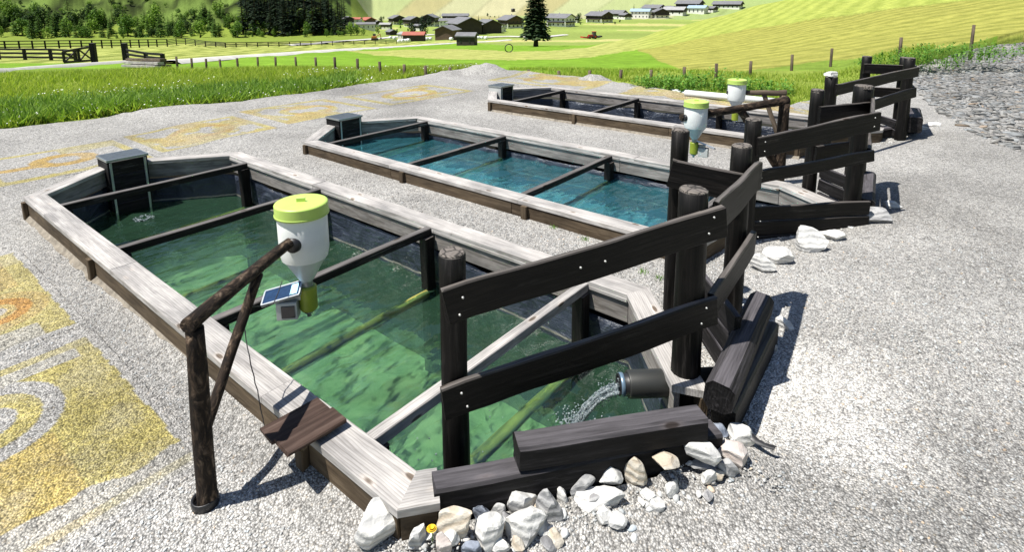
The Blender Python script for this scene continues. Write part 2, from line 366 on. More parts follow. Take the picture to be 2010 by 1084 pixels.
def inside_pad(x, y, m=0): return np.hypot(x, y) < edge_d(np.arctan2(x, y)) + .3 - m
def in_pools(x, y, m=.05):
    r = np.zeros(np.shape(x), bool)
    for k in range(3):
        a = (x - PO[k].x) * AX.x + (y - PO[k].y) * AX.y; b = (x - PO[k].x) * BX.x + (y - PO[k].y) * BX.y
        r |= pip(a, b, offset_poly(POLY[k], m))
    return r
gx, gy = np.meshgrid(np.arange(-16, 27, .22), np.arange(-1, 31, .22)); gx = gx.ravel() + rng.uniform(-.06, .06, gx.size); gy = gy.ravel() + rng.uniform(-.06, .06, gy.size)
k = inside_pad(gx, gy, .25) & ~in_pools(gx, gy, -.08) & ((np.abs(gx) < 14) | (rng.random(gx.size) < .4)); gx, gy = gx[k], gy[k]
hx, hy = np.meshgrid(np.arange(-28, 35, 2.), np.arange(-27, 27, 2.)); hx, hy = hx.ravel(), hy.ravel()
k = inside_pad(hx, hy, 1.5) & ((hy < -1.5) | (np.abs(hx) > 27)); hx, hy = hx[k], hy[k]
eaz = np.concatenate([np.linspace(R(-180), R(-60), 40), np.linspace(R(-60), R(60), 420)[1:], np.linspace(R(60), R(180), 40)[1:-1]]); ed = edge_d(eaz) + .3 + .12 * (fbm(eaz * 90, eaz * 0, 4) - .5)
ex, ey = np.sin(eaz) * ed, np.cos(eaz) * ed
pts = [Vector((x, y)) for x, y in zip(np.concatenate([gx, hx, ex]), np.concatenate([gy, hy, ey]))]
edges = []; base = len(pts)
HOLES = []
for kk in range(3):
    Lk = PL[kk]; outl = [tuple(q) for q in offset_poly(POLY[kk], .035)]; nh = len(outl)
    s = len(pts)
    for a, b in outl: p = W(kk, a, b); pts.append(Vector((p.x, p.y)))
    edges += [(s + i, s + (i + 1) % nh) for i in range(nh)]; HOLES.append([(pts[s + i].x, pts[s + i].y) for i in range(nh)])
ov, oe, of, _, _, _ = geometry.delaunay_2d_cdt(pts, edges, [], 0, 1e-5)
V2 = np.array([(p.x, p.y) for p in ov]); T = np.array([f for f in of if len(f) == 3], int)
cx, cy = V2[T].mean(1).T
def in_hole(x, y):
    r = np.zeros(x.shape, bool)
    for poly in HOLES:
        c = np.zeros(x.shape, bool); j = len(poly) - 1
        for i in range(len(poly)):
            xi, yi = poly[i]; xj, yj = poly[j]
            c ^= ((yi > y) != (yj > y)) & (x < (xj - xi) * (y - yi) / (yj - yi + 1e-12) + xi); j = i
        r |= c
    return r
T = T[~in_hole(cx, cy) & inside_pad(cx, cy, -.02)]
V3 = np.column_stack([V2, padz(V2[:, 0], V2[:, 1])])

# colour painted on the gravel: eight square pictures of rings and bands, in pool coordinates
YEL = np.array([1.10, .97, .36]); ORA = np.array([1.12, .80, .30]); PALE = np.array([1.0, .90, .52])
PANELS = [(3.38, 5.25, -2.25, -.33), (1.1, 3.1, -2.25, -.33), (-3.5, -1.65, .0, 1.9), (-3.65, -1.85, 2.1, 4.1), (-4.0, -2.0, 4.4, 6.55), (-4.0, -2.1, 7.0, 9.85), (-3.2, 0.2, 11.6, 13.6), (1.2, 6.4, 11.3, 13.0)]
def sd_ring(u, v, cu, cv, r, w): return np.abs(np.hypot(u - cu, v - cv) - r) < w
def paint(a, b, i):
    """u,v in 0..1 over the panel; returns amount and colour"""
    a0, a1, b0, b1 = PANELS[i]; u = (a - a0) / (a1 - a0); v = (b - b0) / (b1 - b0)
    wob = .02 * (fbm(a * 9, b * 9, 31 + i) - .5); u = u + wob; v = v + wob
    ins = (u > 0) & (u < 1) & (v > 0) & (v < 1)
    am = np.zeros(np.shape(u)); col = np.ones(np.shape(u) + (3,)) * YEL
    border = ins & ((u < .07) | (u > .93) | (v > .93) | (v < .07))
    if i == 0:
        rc = np.hypot((a - 3.98) * .95, (b + .98) * 1.1)
        body = ins & (rc > .40); am[body] = 1
        am[ins & (a > 3.48) & (a < 3.62) & (b < -.42)] = .12; am[ins & (a < 3.48)] = .75
        rg = ins & (rc < .28) & (rc > .15); am[rg] = .95
        low = ins & (a > 4.35) & (b < -.75); col[low] = ORA * .45 + YEL * .55
        wv = ins & (np.hypot(a - 5.42, (b + .62) * .8) < .42 + .05 * np.sin(b * 14)); am[wv] = .08
        wv = ins & (a > 4.97 + .35 * (b + 1.1) ** 2); am[wv] = .1; e2 = ins & (a > 5.14) & (a < 5.2); am[e2] = .45
    elif i == 1:
        rc = np.hypot(a - 2.42, b + .70); am[ins] = .85; am[ins & (a > 2.85) & (b < -.5)] = .2; o_ = ins & (rc < .36); col[o_] = ORA * .6 + YEL * .4
        rg = ins & (rc < .25) & (rc > .15); am[rg] = 1; col[rg] = ORA * np.array([1, .8, .7]); d2 = ins & (rc < .09); am[d2] = .15; col[ins & (a < 2.0) & (b < -.45)] = ORA * .5 + YEL * .5
    elif i == 2:
        am[border] = .85; rg = sd_ring(u, v, .48, .52, .17, .06); am[rg & ins] = 1; col[rg] = ORA
        bar = ins & (np.abs(u - .55) < .05) & (v < .36); am[bar] = .9; col[bar] = ORA
        am[ins & (u > .90)] = .9; am[ins & (u < .25) & (v > .55)] = .6
    else:
        am[border] = .8
        n = fbm(u * 4 + i * 7, v * 4, 40 + i); bl = ins & (n > .52); am[bl] = .85
        rg = sd_ring(u, v, .5, .5, .24, .05); am[rg & ins] = .9; col[rg & (n > .40)] = ORA
        col[bl & (n > .60)] = ORA * .5 + YEL * .5
    fade = .72 + .28 * smooth(.32, .52, fbm(a * 2.3, b * 2.3, 60 + i)); am = am * fade
    return am, col
def tint_at(x, y):
    a = (x - PO[0].x) * AX.x + (y - PO[0].y) * AX.y; b = (x - PO[0].x) * BX.x + (y - PO[0].y) * BX.y
    c = np.ones(x.shape + (3,))
    for i in range(len(PANELS)):
        am, col = paint(a, b, i); c = c * (1 - am[..., None]) + col * am[..., None]
    return c

def gravel(name, pebble):
    m, t, b = newmat(name); at = t.nodes.new('ShaderNodeAttribute'); at.attribute_name = 'tint'
    v = coords(t, rnd=False)
    wv = t.nodes.new('ShaderNodeVectorMath'); wv.operation = 'MULTIPLY'; wv.inputs[1].default_value = (1, 1, 0); L(t, v, wv.inputs[0]); v2 = wv.outputs[0]
    if pebble:
        a2 = t.nodes.new('ShaderNodeAttribute'); a2.attribute_name = 'shade'
        n = noise_(t, v, 160, 4, .6); c = mixc(t, .5, a2.outputs['Color'], ramp(t, [(.3, (.6, .6, .6)), (.7, (1.25, 1.25, 1.25))], n).outputs[0], 'MULTIPLY')
        c = mixc(t, 1, c, at.outputs['Color'], 'MULTIPLY'); L(t, c, b.inputs['Base Color']); bump(t, b, n, .3, .002)
    else:
        vo = t.nodes.new('ShaderNodeTexVoronoi'); vo.inputs['Scale'].default_value = 92; L(t, v2, vo.inputs['Vector'])
        vb = t.nodes.new('ShaderNodeTexVoronoi'); vb.inputs['Scale'].default_value = 30; L(t, v2, vb.inputs['Vector'])
        sh = ramp(t, [(.0, (.13, .125, .12)), (.25, (.34, .335, .325)), (.55, (.48, .475, .46)), (.8, (.61, .60, .585)), (.93, (.40, .36, .30)), (1, (.68, .67, .66))], vo.outputs['Color'])
        sb = ramp(t, [(.0, (.70, .70, .70)), (.5, (1, 1, 1)), (1, (1.2, 1.19, 1.18))], vb.outputs['Color'])
        gap = ramp(t, [(.35, (1, 1, 1)), (.75, (.36, .36, .36))], vo.outputs['Distance'])
        c = mixc(t, 1, sh.outputs[0], sb.outputs[0], 'MULTIPLY'); c = mixc(t, .8, c, gap.outputs[0], 'MULTIPLY')
        big = noise_(t, v2, .55, 6, .65); c = mixc(t, 1, c, ramp(t, [(.3, (.80, .79, .775)), (.7, (1.2, 1.19, 1.17))], big).outputs[0], 'MULTIPLY')
        c = mixc(t, 1, c, at.outputs['Color'], 'MULTIPLY'); L(t, c, b.inputs['Base Color'])
        h = math_(t, 'ADD', math_(t, 'MULTIPLY', vo.outputs['Distance'], -1), math_(t, 'MULTIPLY', vb.outputs['Distance'], -.6))
        bump(t, b, h, .9, .014)
    b.inputs['Roughness'].default_value = .9; b.inputs['Specular IOR Level'].default_value = .2
    return m
M['gravel'] = gravel('gravel', False); M['pebble'] = gravel('pebble', True)
def dust(x, y):
    q = onz(1575, 775, .2); e = np.hypot((x - q.x) / .75, (y - q.y) / .62); p = smooth(1.15, .35, e + .5 * (fbm(x * 2.2, y * 2.2, 51) - .5)) * .85
    q2 = onz(200, 1010, .05); e2 = np.hypot((x - q2.x) / .9, (y - q2.y) / .35); p = p + smooth(1.2, .4, e2 + .5 * (fbm(x * 2, y * 2, 52) - .5)) * .35
    tr = 0
    for off in (2.0, 3.5): a_ = (x - PO[0].x) * AX.x + (y - PO[0].y) * AX.y; tr = tr + .12 * np.exp(-(((a_ - 7.4 - off) + .25 * np.sin(y * .5)) / .22) ** 2)
    return 1 + p + tr - .16 * smooth(.5, .66, fbm(x * .45, y * .45, 53)) - .10 * smooth(.55, .7, fbm(x * 1.6, y * 1.6, 54))
me = fast_mesh('gravel_ground', V3, T, True); colattr(me, np.repeat(dust(V3[:, 0], V3[:, 1])[:, None], 3, 1))
struct(obj('gravel_ground', me, M['gravel']))

PLAB = ['yellow and orange painted gravel square with a ring, beside the log feeder post', 'orange ringed painted gravel square left of the nearest basin, farther of the two there',
        'painted gravel square with an orange ring behind the nearest basin\'s outlet box', 'yellow painted gravel square between the outlet boxes of the first and second basins',
        'faded yellow painted gravel square behind the middle basin\'s outlet box', 'faded yellow painted gravel patch left of the farthest basin\'s outlet box',
        'pale painted gravel patch behind the farthest basin near the gravel heap', 'long pale yellow painted gravel strip along the far side of the farthest basin']
for i, (a0, a1, b0, b1) in enumerate(PANELS):
    st = .012 if i < 2 else .03
    na, nb = int((a1 - a0) / st) + 1, int((b1 - b0) / st) + 1
    ga, gb = np.meshgrid(np.linspace(a0 - .08, a1 + .08, na), np.linspace(b0 - .08, b1 + .08, nb), indexing='ij')
    x = PO[0].x + AX.x * ga + BX.x * gb; y = PO[0].y + AX.y * ga + BX.y * gb
    am, col = paint(ga, gb, i); wgt = (am + 1e-4)[..., None]; num = col * wgt; den = wgt + 0
    def blur(q):
        for _ in range(0):
            q = (np.roll(q, 1, 0) + q * 2 + np.roll(q, -1, 0)) / 4; q = (np.roll(q, 1, 1) + q * 2 + np.roll(q, -1, 1)) / 4
        return q
    am[:2] = am[-2:] = 0; am[:, :2] = am[:, -2:] = 0; col = blur(num) / blur(den); am = blur(am); am = am * (.85 + .3 * rng.random(am.shape)); am = np.clip(am, 0, 1)
    tc = (1 - am[..., None] + col * am[..., None]) * dust(x, y)[..., None]
    z = padz(x, y) + .006
    idx = np.arange(na * nb).reshape(na, nb); F = np.stack([idx[:-1, :-1], idx[1:, :-1], idx[1:, 1:], idx[:-1, 1:]], -1).reshape(-1, 4)
    z[0] -= .05; z[-1] -= .05; z[:, 0] -= .05; z[:, -1] -= .05
    used = np.unique(F); rm = -np.ones(na * nb, int); rm[used] = np.arange(len(used))
    me = fast_mesh('painted_gravel', np.column_stack([x.ravel(), y.ravel(), z.ravel()])[used], rm[F], True); colattr(me, tc.reshape(-1, 3)[used])
    tag(obj('painted_gravel_square', me, M['gravel']), PLAB[i], 'ground painting', 'painted gravel squares')

# ------------------------------------------------------------------ loose pebbles near the camera (uncountable)
ICO_V, ICO_F = None, None
bm = bmesh.new(); bmesh.ops.create_icosphere(bm, subdivisions=1, radius=1); ICO_V = np.array([v.co[:] for v in bm.verts]); ICO_F = np.array([[v.index for v in f.verts] for f in bm.faces]); bm.free()
def scatter_pebbles(n, box, smin, smax, seed, keep, flat=.6, name='loose_gravel', label=None, shade=(.22, .60)):
    g = np.random.default_rng(seed); x = g.uniform(box[0], box[1], n); y = g.uniform(box[2], box[3], n); k = keep(x, y); x, y = x[k], y[k]; n = len(x)
    s = smin + (smax - smin) * g.random(n) ** 2.6
    sc = np.column_stack([s * g.uniform(.8, 1.5, n), s * g.uniform(.6, 1.0, n), s * g.uniform(.35, .8, n) * flat / .6])
    an = g.uniform(0, 6.28, n); tl = g.normal(0, .35, n)
    jit = 1 + g.uniform(-.28, .28, (n, len(ICO_V), 1))
    P = ICO_V[None] * jit * sc[:, None, :]
    c, s_ = np.cos(tl)[:, None], np.sin(tl)[:, None]; Y = P[..., 1] * c - P[..., 2] * s_; Z = P[..., 1] * s_ + P[..., 2] * c; P[..., 1] = Y; P[..., 2] = Z
    c, s_ = np.cos(an)[:, None], np.sin(an)[:, None]; X = P[..., 0] * c - P[..., 1] * s_; Y = P[..., 0] * s_ + P[..., 1] * c
    z = padz(x, y) + sc[:, 2] * .25
    P = np.stack([X + x[:, None], Y + y[:, None], P[..., 2] + z[:, None]], -1).reshape(-1, 3)
    F = (ICO_F[None] + (np.arange(n) * len(ICO_V))[:, None, None]).reshape(-1, 3)
    me = fast_mesh(name, P, F); t = tint_at(x + g.normal(0, .006, n), y + g.normal(0, .006, n)) * np.clip(dust(x, y), .7, 1.25)[:, None]; colattr(me, np.repeat(t, len(ICO_V), 0))
    v = shade[0] + (shade[1] - shade[0]) * g.beta(2.2, 1.5, n); warm = g.normal(0, .03, n); rust = g.random(n) < .025
    sh = np.column_stack([v * (1 + warm + rust * .1), v * (1 - rust * .12), v * (.97 - warm - rust * .3)]); colattr(me, np.repeat(np.clip(sh, .02, .9), len(ICO_V), 0), 'shade')
    o = obj(name, me, M['pebble']); struct(o, 'stuff'); tag(o, label, 'gravel'); return o
def keep_near(x, y):
    d = np.hypot(x, y); p = np.clip(1.35 - d / 5.6, 0, 1); fr = (y > 1.4) & (np.abs(x) < .98 * y + .45)
    return fr & ~in_pools(x, y, .0) & (rng.random(x.size) < p)
scatter_pebbles(190000, (-6.5, 6.5, 1.4, 7.0), .003, .0105, 3, keep_near, label='loose grey gravel covering the ground around the basins')
# ------------------------------------------------------------------ meadow, fields and hills: one sheet to the horizon
az_f = np.concatenate([np.linspace(R(-180), R(-48), 30)[:-1], np.linspace(R(-48), R(48), 760), np.linspace(R(48), R(180), 30)[1:]])
nr = 250; tt = np.linspace(0, 1, nr)
AZ = np.repeat(az_f[:, None], nr, 1); d0 = edge_d(az_f)[:, None] - .25
DD = d0 * (3000 / d0) ** (tt[None] ** 1.25 * .55 + tt[None] * .45)
ZZ = terr(AZ, DD)
XX, YY = np.sin(AZ) * DD, np.cos(AZ) * DD
ZZ = ZZ + (fbm(XX * .25, YY * .25, 2) - .5) * np.interp(DD, [10, 20, 60, 300, 1000], [.10, .25, .5, 1.2, 4]) * .6
hillmask = smooth(262, 290, YY) * smooth(azpx(735), azpx(620), AZ)      # rough bank behind the left trees
ZZ = ZZ + hillmask * (fbm(XX * .09, YY * .09, 12, 5) - .5) * 14
ZZ[:, 0] = np.minimum(ZZ[:, 0], -.1)
# land cover, as fields on the ground
def cols(*c): return np.array(c, float)
PXA = np.degrees(AZ)
def az_of(px): return np.degrees(azpx(px))
def dist_curve(pix):
    h = [hit(*p) for p in pix]; return [math.degrees(math.atan2(q.x, q.y)) for q in h], [math.hypot(q.x, q.y) for q in h]
def beyond(pix, lo=None):
    a, d = dist_curve(pix); return DD > np.interp(PXA, a, d)
col = np.ones(DD.shape + (3,)) * cols(.17, .25, .04)
rowv = np.zeros(DD.shape); rowa = np.zeros(DD.shape)
n1 = fbm(XX * .35, YY * .35, 70); n2 = fbm(XX * .05, YY * .05, 71) * .6 + fbm(XX * .4, YY * .4, 73) * .4
col *= (.75 + .5 * n1)[..., None]
tall = DD < 23; col[tall] = (cols(.22, .28, .055) * (.7 + .6 * n1[tall])[..., None])
# bright mown meadow beyond the wire fence
bright = beyond([(-300, 130), (330, 124), (700, 134), (930, 142), (1100, 148), (1217, 152), (1300, 140), (1500, 120)])
col[bright] = (cols(.17, .30, .03) * (.8 + .4 * n1[bright])[..., None])
left = PXA < az_of(340)
hay = beyond([(-300, 116), (0, 114), (250, 112), (330, 118), (500, 104), (690, 94), (760, 91), (900, 80), (940, 76), (1000, 70)]) & (PXA < az_of(960))
col[hay] = (cols(.30, .34, .10) * (.8 + .4 * n2[hay])[..., None])
def rows(mask, p, q, per, amp):
    p, q = Vector((p.x, p.y)), Vector((q.x, q.y)); t = (q - p).normalized(); r = ((XX - p.x) * -t.y + (YY - p.y) * t.x) / per
    rowv[mask] = r[mask]; rowa[mask] = amp
rows(hay, hit(260, 104), hit(600, 88), 3.4, 1.5)
strip = beyond([(-300, 84), (0, 84), (400, 78), (700, 76), (760, 74), (860, 72)]) & (PXA < az_of(870)); col[strip] = (cols(.19, .25, .045) * (.8 + .4 * n2[strip])[..., None]); rowa[strip] = 0
# pale mown swathe that sweeps from the road to the right-hand hill
sw_lo = [(680, 97), (740, 105), (800, 111), (900, 116), (1000, 118), (1100, 117), (1180, 111), (1240, 101), (1290, 95), (1330, 88), (1420, 70), (1500, 58), (1640, 40), (1800, 20), (1950, 3)]
sw_hi = [(680, 96), (760, 91), (830, 90), (900, 95), (1000, 100), (1080, 100), (1120, 97)]
lo = beyond(sw_lo); hi = beyond(sw_hi); aw = (PXA > az_of(680))
swathe = lo & aw & (~hi | (PXA > az_of(1120))) & (DD < np.interp(PXA, [az_of(1120), az_of(1240), az_of(1300), az_of(1400), az_of(1500), az_of(2010)], [88, 115, 140, 155, 175, 400]))
col[swathe] = (cols(.34, .36, .12) * (.9 + .2 * n2[swathe])[..., None])
yel = smooth(az_of(1180), az_of(1330), PXA); col[swathe] = col[swathe] * (1 - yel[swathe][:, None]) + cols(.31, .355, .085) * yel[swathe][:, None]
rows(swathe, hit(1010, 110), hit(1350, 70), 2.9, .42)
brn = ~lo & (PXA > az_of(1255)) & beyond([(1240, 100), (1262, 104), (1300, 125), (1345, 140), (1406, 150), (1473, 141), (1555, 132), (1631, 124), (1767, 112), (1908, 92), (2010, 70)])
col[brn] = (cols(.29, .29, .075) * (.88 + .24 * n2[brn])[..., None]); rows(brn, hit(1400, 128), hit(1900, 62), 2.6, .5)
# valley floor between the spruce and the village
val = (PXA > az_of(735)) & (DD > np.interp(PXA, [az_of(735), az_of(900), az_of(1000), az_of(1240)], [215, 190, 130, 125])) & ~swathe & ~brn & (DD < 700)
vb = vnoise(XX * .012 + 3, DD * .03, 77); col[val] = (cols(.26, .33, .09) * (.75 + .5 * vb[val])[..., None]); col[val & (vb > .66)] = cols(.42, .40, .17)
# rough bank
hb = hillmask > .3; bk = fbm(XX * .12, YY * .12, 14, 5); col[hb] = (cols(.10, .15, .035) * (smooth(.3, .62, bk[hb]) * 1.2 + .12)[..., None])
# strip fields on the far hillside
fh = (DD > 455) & (PXA > az_of(690)); s = (AZ * 1050 - (DD - 470) * .40) / 72; wv_ = np.floor(s + .25 * vnoise(s * 2, DD * .01, 80)); hsh = _h(wv_.astype(np.int64), wv_.astype(np.int64) * 0 + np.floor(DD / 170).astype(np.int64), 5)
pal = np.array([(.36, .41, .21), (.42, .42, .27), (.30, .38, .16), (.46, .44, .29), (.38, .35, .19), (.27, .36, .15), (.40, .43, .25)]) * .88
fc = pal[(hsh * 6.99).astype(int)]; hs2 = _h(wv_.astype(np.int64) + 1, wv_.astype(np.int64) * 0 + np.floor(DD / 170).astype(np.int64), 5); fq = smooth(.78, 1, s + .25 * vnoise(s * 2, DD * .01, 80) - wv_)[..., None]; fc = fc * (1 - fq) + pal[(hs2 * 6.99).astype(int)] * fq; fc = fc * (1 - .22 * np.exp(-((fq - .5) / .22) ** 2)); col[fh] = fc[fh] * (.9 + .2 * n2[fh])[..., None]
rowa[fh | val | hb] = 0
idx = np.arange(DD.size).reshape(DD.shape); F = np.stack([idx[:-1, :-1], idx[:-1, 1:], idx[1:, 1:], idx[1:, :-1]], -1).reshape(-1, 4)
me = fast_mesh('meadow_terrain', np.column_stack([XX.ravel(), YY.ravel(), ZZ.ravel()]), F, True)
colattr(me, col.reshape(-1, 3), 'cover')
ra = me.attributes.new('row', 'FLOAT', 'POINT'); ra.data.foreach_set('value', rowv.ravel().astype(np.float32))
rb = me.attributes.new('rowamt', 'FLOAT', 'POINT'); rb.data.foreach_set('value', rowa.ravel().astype(np.float32))
m, t, b = newmat('meadow'); at = t.nodes.new('ShaderNodeAttribute'); at.attribute_name = 'cover'
r1 = t.nodes.new('ShaderNodeAttribute'); r1.attribute_name = 'row'; r2 = t.nodes.new('ShaderNodeAttribute'); r2.attribute_name = 'rowamt'
v = coords(t, rnd=False); nA = noise_(t, v, 1.1, 8, .7); nB = noise_(t, v, 9, 5, .7)
wig = math_(t, 'ADD', r1.outputs['Fac'], math_(t, 'MULTIPLY', noise_(t, v, .12, 6, .6), 1.3))
sn = math_(t, 'SINE', math_(t, 'MULTIPLY', wig, 6.283)); sn = math_(t, 'MULTIPLY', math_(t, 'ADD', sn, math_(t, 'MULTIPLY', math_(t, 'SUBTRACT', nA, .5), 2.5)), r2.outputs['Fac'])
f1 = ramp(t, [(.25, (.62, .64, .55)), (.75, (1.3, 1.28, 1.2))], nA); f2 = ramp(t, [(.25, (.70, .72, .66)), (.75, (1.22, 1.2, 1.2))], nB)
c = mixc(t, 1, mixc(t, 1, at.outputs['Color'], f1.outputs[0], 'MULTIPLY'), f2.outputs[0], 'MULTIPLY')
sr = math_(t, 'ADD', math_(t, 'MULTIPLY', sn, .5), .5); rr = ramp(t, [(0, (.68, .72, .55)), (.5, (1, 1, 1)), (1, (1.25, 1.2, 1.22))], sr)
c = mixc(t, 1, c, rr.outputs[0], 'MULTIPLY'); L(t, c, b.inputs['Base Color']); b.inputs['Roughness'].default_value = .95; b.inputs['Specular IOR Level'].default_value = .1
bump(t, b, math_(t, 'ADD', nB, math_(t, 'MULTIPLY', sn, .5)), .5, .15); M['meadow'] = m
struct(obj('meadow_ground', me, m))

# ------------------------------------------------------------------ farm road: a gravel ribbon laid on the meadow
M['road'] = plain('road_gravel', (.46, .45, .42), .95, 0, .2, .8, .2, .1)
def ribbon(name, pix, w0, w1, lift=.1, n=90):
    P = [hit(*p) for p in pix]; d = [0]
    for i in range(1, len(P)): d.append(d[-1] + (P[i] - P[i - 1]).length)
    u = np.linspace(0, d[-1], n); xs = np.interp(u, d, [p.x for p in P]); ys = np.interp(u, d, [p.y for p in P])
    for _ in range(6): xs[1:-1] = (xs[:-2] + 2 * xs[1:-1] + xs[2:]) / 4; ys[1:-1] = (ys[:-2] + 2 * ys[1:-1] + ys[2:]) / 4
    tx, ty = np.gradient(xs), np.gradient(ys); l = np.hypot(tx, ty); tx, ty = tx / l, ty / l; w = np.linspace(w0, w1, n) / 2
    V = []
    for q in (-1, -.5, 0, .5, 1):
        ww = w * q * (1 + .1 * (vnoise(u * .4, u * 0 + q, 3) - .5)); x, y = xs - ty * ww, ys + tx * ww
        V.append(np.column_stack([x, y, terr(np.arctan2(x, y), np.hypot(x, y)) + lift + (.1 if abs(q) < .9 else -.15)]))
    V = np.concatenate(V); i = np.arange(5 * n).reshape(5, n); F = np.stack([i[:-1, :-1], i[:-1, 1:], i[1:, 1:], i[1:, :-1]], -1).reshape(-1, 4)
    return struct(obj(name, fast_mesh(name, V, F, True), M['road']))
ribbon('farm_road', [(330, 117.5), (420, 110.5), (520, 104.5), (620, 98.5), (700, 94), (780, 89.5), (850, 85.5), (930, 82), (1000, 78)], 1.9, 3.2, .12)
ribbon('village_lane', [(560, 86), (650, 79), (700, 76), (780, 70), (850, 66.5)], 3.2, 4, .3)
ribbon('village_lane', [(930, 74), (1000, 72), (1060, 74.5), (1110, 70)], 3.2, 4, .4)
ribbon('field_track', [(-40, 132), (60, 126), (130, 121.5), (200, 117.5), (250, 114.5)], .6, .8, .05)
# ------------------------------------------------------------------ liner, floor and water materials
m, t, b = newmat('pond_liner'); v = coords(t, (1, 1, 1)); n = noise_(t, v, 3.2, 6, .6, 1.2); n2_ = noise_(t, coords(t, (2, 2, 14)), 2.2, 5, .6)
c = ramp(t, [(.3, (.014, .018, .028)), (.55, (.032, .040, .060)), (.75, (.075, .09, .115))], n); tcz = t.nodes.new('ShaderNodeTexCoord'); sx = t.nodes.new('ShaderNodeSeparateXYZ'); L(t, tcz.outputs['Object'], sx.inputs[0])
zz = math_(t, 'ADD', sx.outputs[2], math_(t, 'MULTIPLY', n, .05)); band = ramp(t, [(.40, (0, 0, 0)), (.46, (1, 1, 1)), (.50, (1, 1, 1)), (.58, (0, 0, 0))], math_(t, 'ADD', math_(t, 'MULTIPLY', zz, 6), 2.42))
cc = mixc(t, math_(t, 'MULTIPLY', band.outputs[0], .75), c.outputs[0], (.30, .29, .24)); L(t, cc, b.inputs['Base Color'])
b.inputs['Roughness'].default_value = .30; bump(t, b, math_(t, 'ADD', n, math_(t, 'MULTIPLY', n2_, .4)), .9, .05); M['liner'] = m; M['fringe'] = plain('tan_geotextile', (.22, .195, .16), .95, 0, .5, 14, .8, .1)
def floor_mat(name, c0, c1, c2):
    m, t, b = newmat(name); v = coords(t); n = noise_(t, v, 2.3, 8, .68, .8); c = ramp(t, [(.36, c0), (.5, c1), (.66, c2)], n)
    L(t, c.outputs[0], b.inputs['Base Color']); b.inputs['Roughness'].default_value = .9; return m
M['floor0'] = floor_mat('algae_green_floor', (.13, .22, .10), (.25, .36, .19), (.40, .48, .27))
M['floor1'] = floor_mat('teal_floor', (.06, .26, .38), (.26, .58, .60), (.60, .85, .70))
M['floor2'] = floor_mat('dark_floor', (.015, .03, .035), (.025, .05, .05), (.05, .08, .08))
def water_mat(name, tint, milk, mf):
    m = bpy.data.materials.new(name); m.use_nodes = True; t = m.node_tree; t.nodes.clear()
    out = t.nodes.new('ShaderNodeOutputMaterial'); tr = t.nodes.new('ShaderNodeBsdfTransparent'); tr.inputs[0].default_value = (*tint, 1)
    df = t.nodes.new('ShaderNodeBsdfDiffuse'); df.inputs[0].default_value = (*milk, 1); gl = t.nodes.new('ShaderNodeBsdfGlossy'); gl.inputs['Roughness'].default_value = .05
    fr = t.nodes.new('ShaderNodeFresnel'); fr.inputs[0].default_value = 1.9
    v = coords(t, (1.5, .65, 1)); n = noise_(t, v, 3.4, 2, .45, .25); w2 = noise_(t, v, 10, 2, .5, .2)
    bp = t.nodes.new('ShaderNodeBump'); bp.inputs['Strength'].default_value = .5; bp.inputs['Distance'].default_value = .10; L(t, math_(t, 'ADD', n, math_(t, 'MULTIPLY', w2, .22)), bp.inputs['Height'])
    L(t, bp.outputs[0], gl.inputs['Normal']); L(t, bp.outputs[0], fr.inputs['Normal'])
    rf = t.nodes.new('ShaderNodeBsdfRefraction'); rf.inputs['IOR'].default_value = 1.10; rf.inputs['Roughness'].default_value = .02; rf.inputs[0].default_value = (*tint, 1); L(t, bp.outputs[0], rf.inputs['Normal'])
    m0 = t.nodes.new('ShaderNodeMixShader'); m0.inputs[0].default_value = .3; L(t, tr.outputs[0], m0.inputs[1]); L(t, rf.outputs[0], m0.inputs[2])
    m1 = t.nodes.new('ShaderNodeMixShader'); m1.inputs[0].default_value = mf; L(t, m0.outputs[0], m1.inputs[1]); L(t, df.outputs[0], m1.inputs[2])
    m2 = t.nodes.new('ShaderNodeMixShader'); L(t, fr.outputs[0], m2.inputs[0]); L(t, m1.outputs[0], m2.inputs[1]); L(t, gl.outputs[0], m2.inputs[2]); L(t, m2.outputs[0], out.inputs[0]); return m
M['water0'] = water_mat('green_water', (.69, .90, .75), (.07, .175, .105), .18)
M['water1'] = water_mat('teal_water', (.66, .92, .96), (.09, .38, .46), .15)
M['water2'] = water_mat('dark_water', (.45, .6, .62), (.015, .04, .045), .2)
WZ = -.32; WZS = [-.32, -.06, -.34]; RZ = .30

def cap_board(name, k, quad, z0, z1, mat, parent):
    """mitred plank; quad = outer start, outer end, inner end, inner start in pool coordinates"""
    P = [W(k, q[0], q[1], (z0 + z1) / 2) for q in quad]; m = frame((P[0] + P[3]) / 2, (P[1] + P[2]) / 2, (0, 0, 1)); mi = m.inverted(); h = (z1 - z0) / 2
    Lc = [mi @ p for p in P]; cx = sum((p.x for p in Lc)) / 4; e = .005
    # subdivided along the length so the arrises wander a little
    seg = 5; rs = []
    for i in range(seg + 1):
        u = i / seg; a = Lc[0].lerp(Lc[1], u); c = Lc[3].lerp(Lc[2], u); d = (c - a).normalized(); wz = random.uniform(-.0015, .0015) if 0 < i < seg else 0
        rs.append([a + Vector((0, 0, -h)), a + Vector((0, 0, h - e + wz)), a + d * e + Vector((0, 0, h + wz)), c - d * e + Vector((0, 0, h + wz)), c + Vector((0, 0, h - e + wz)), c + Vector((0, 0, -h))])
    v, f = rings(rs); return obj(name, mesh('rail_board', v, f), mat, parent, m)

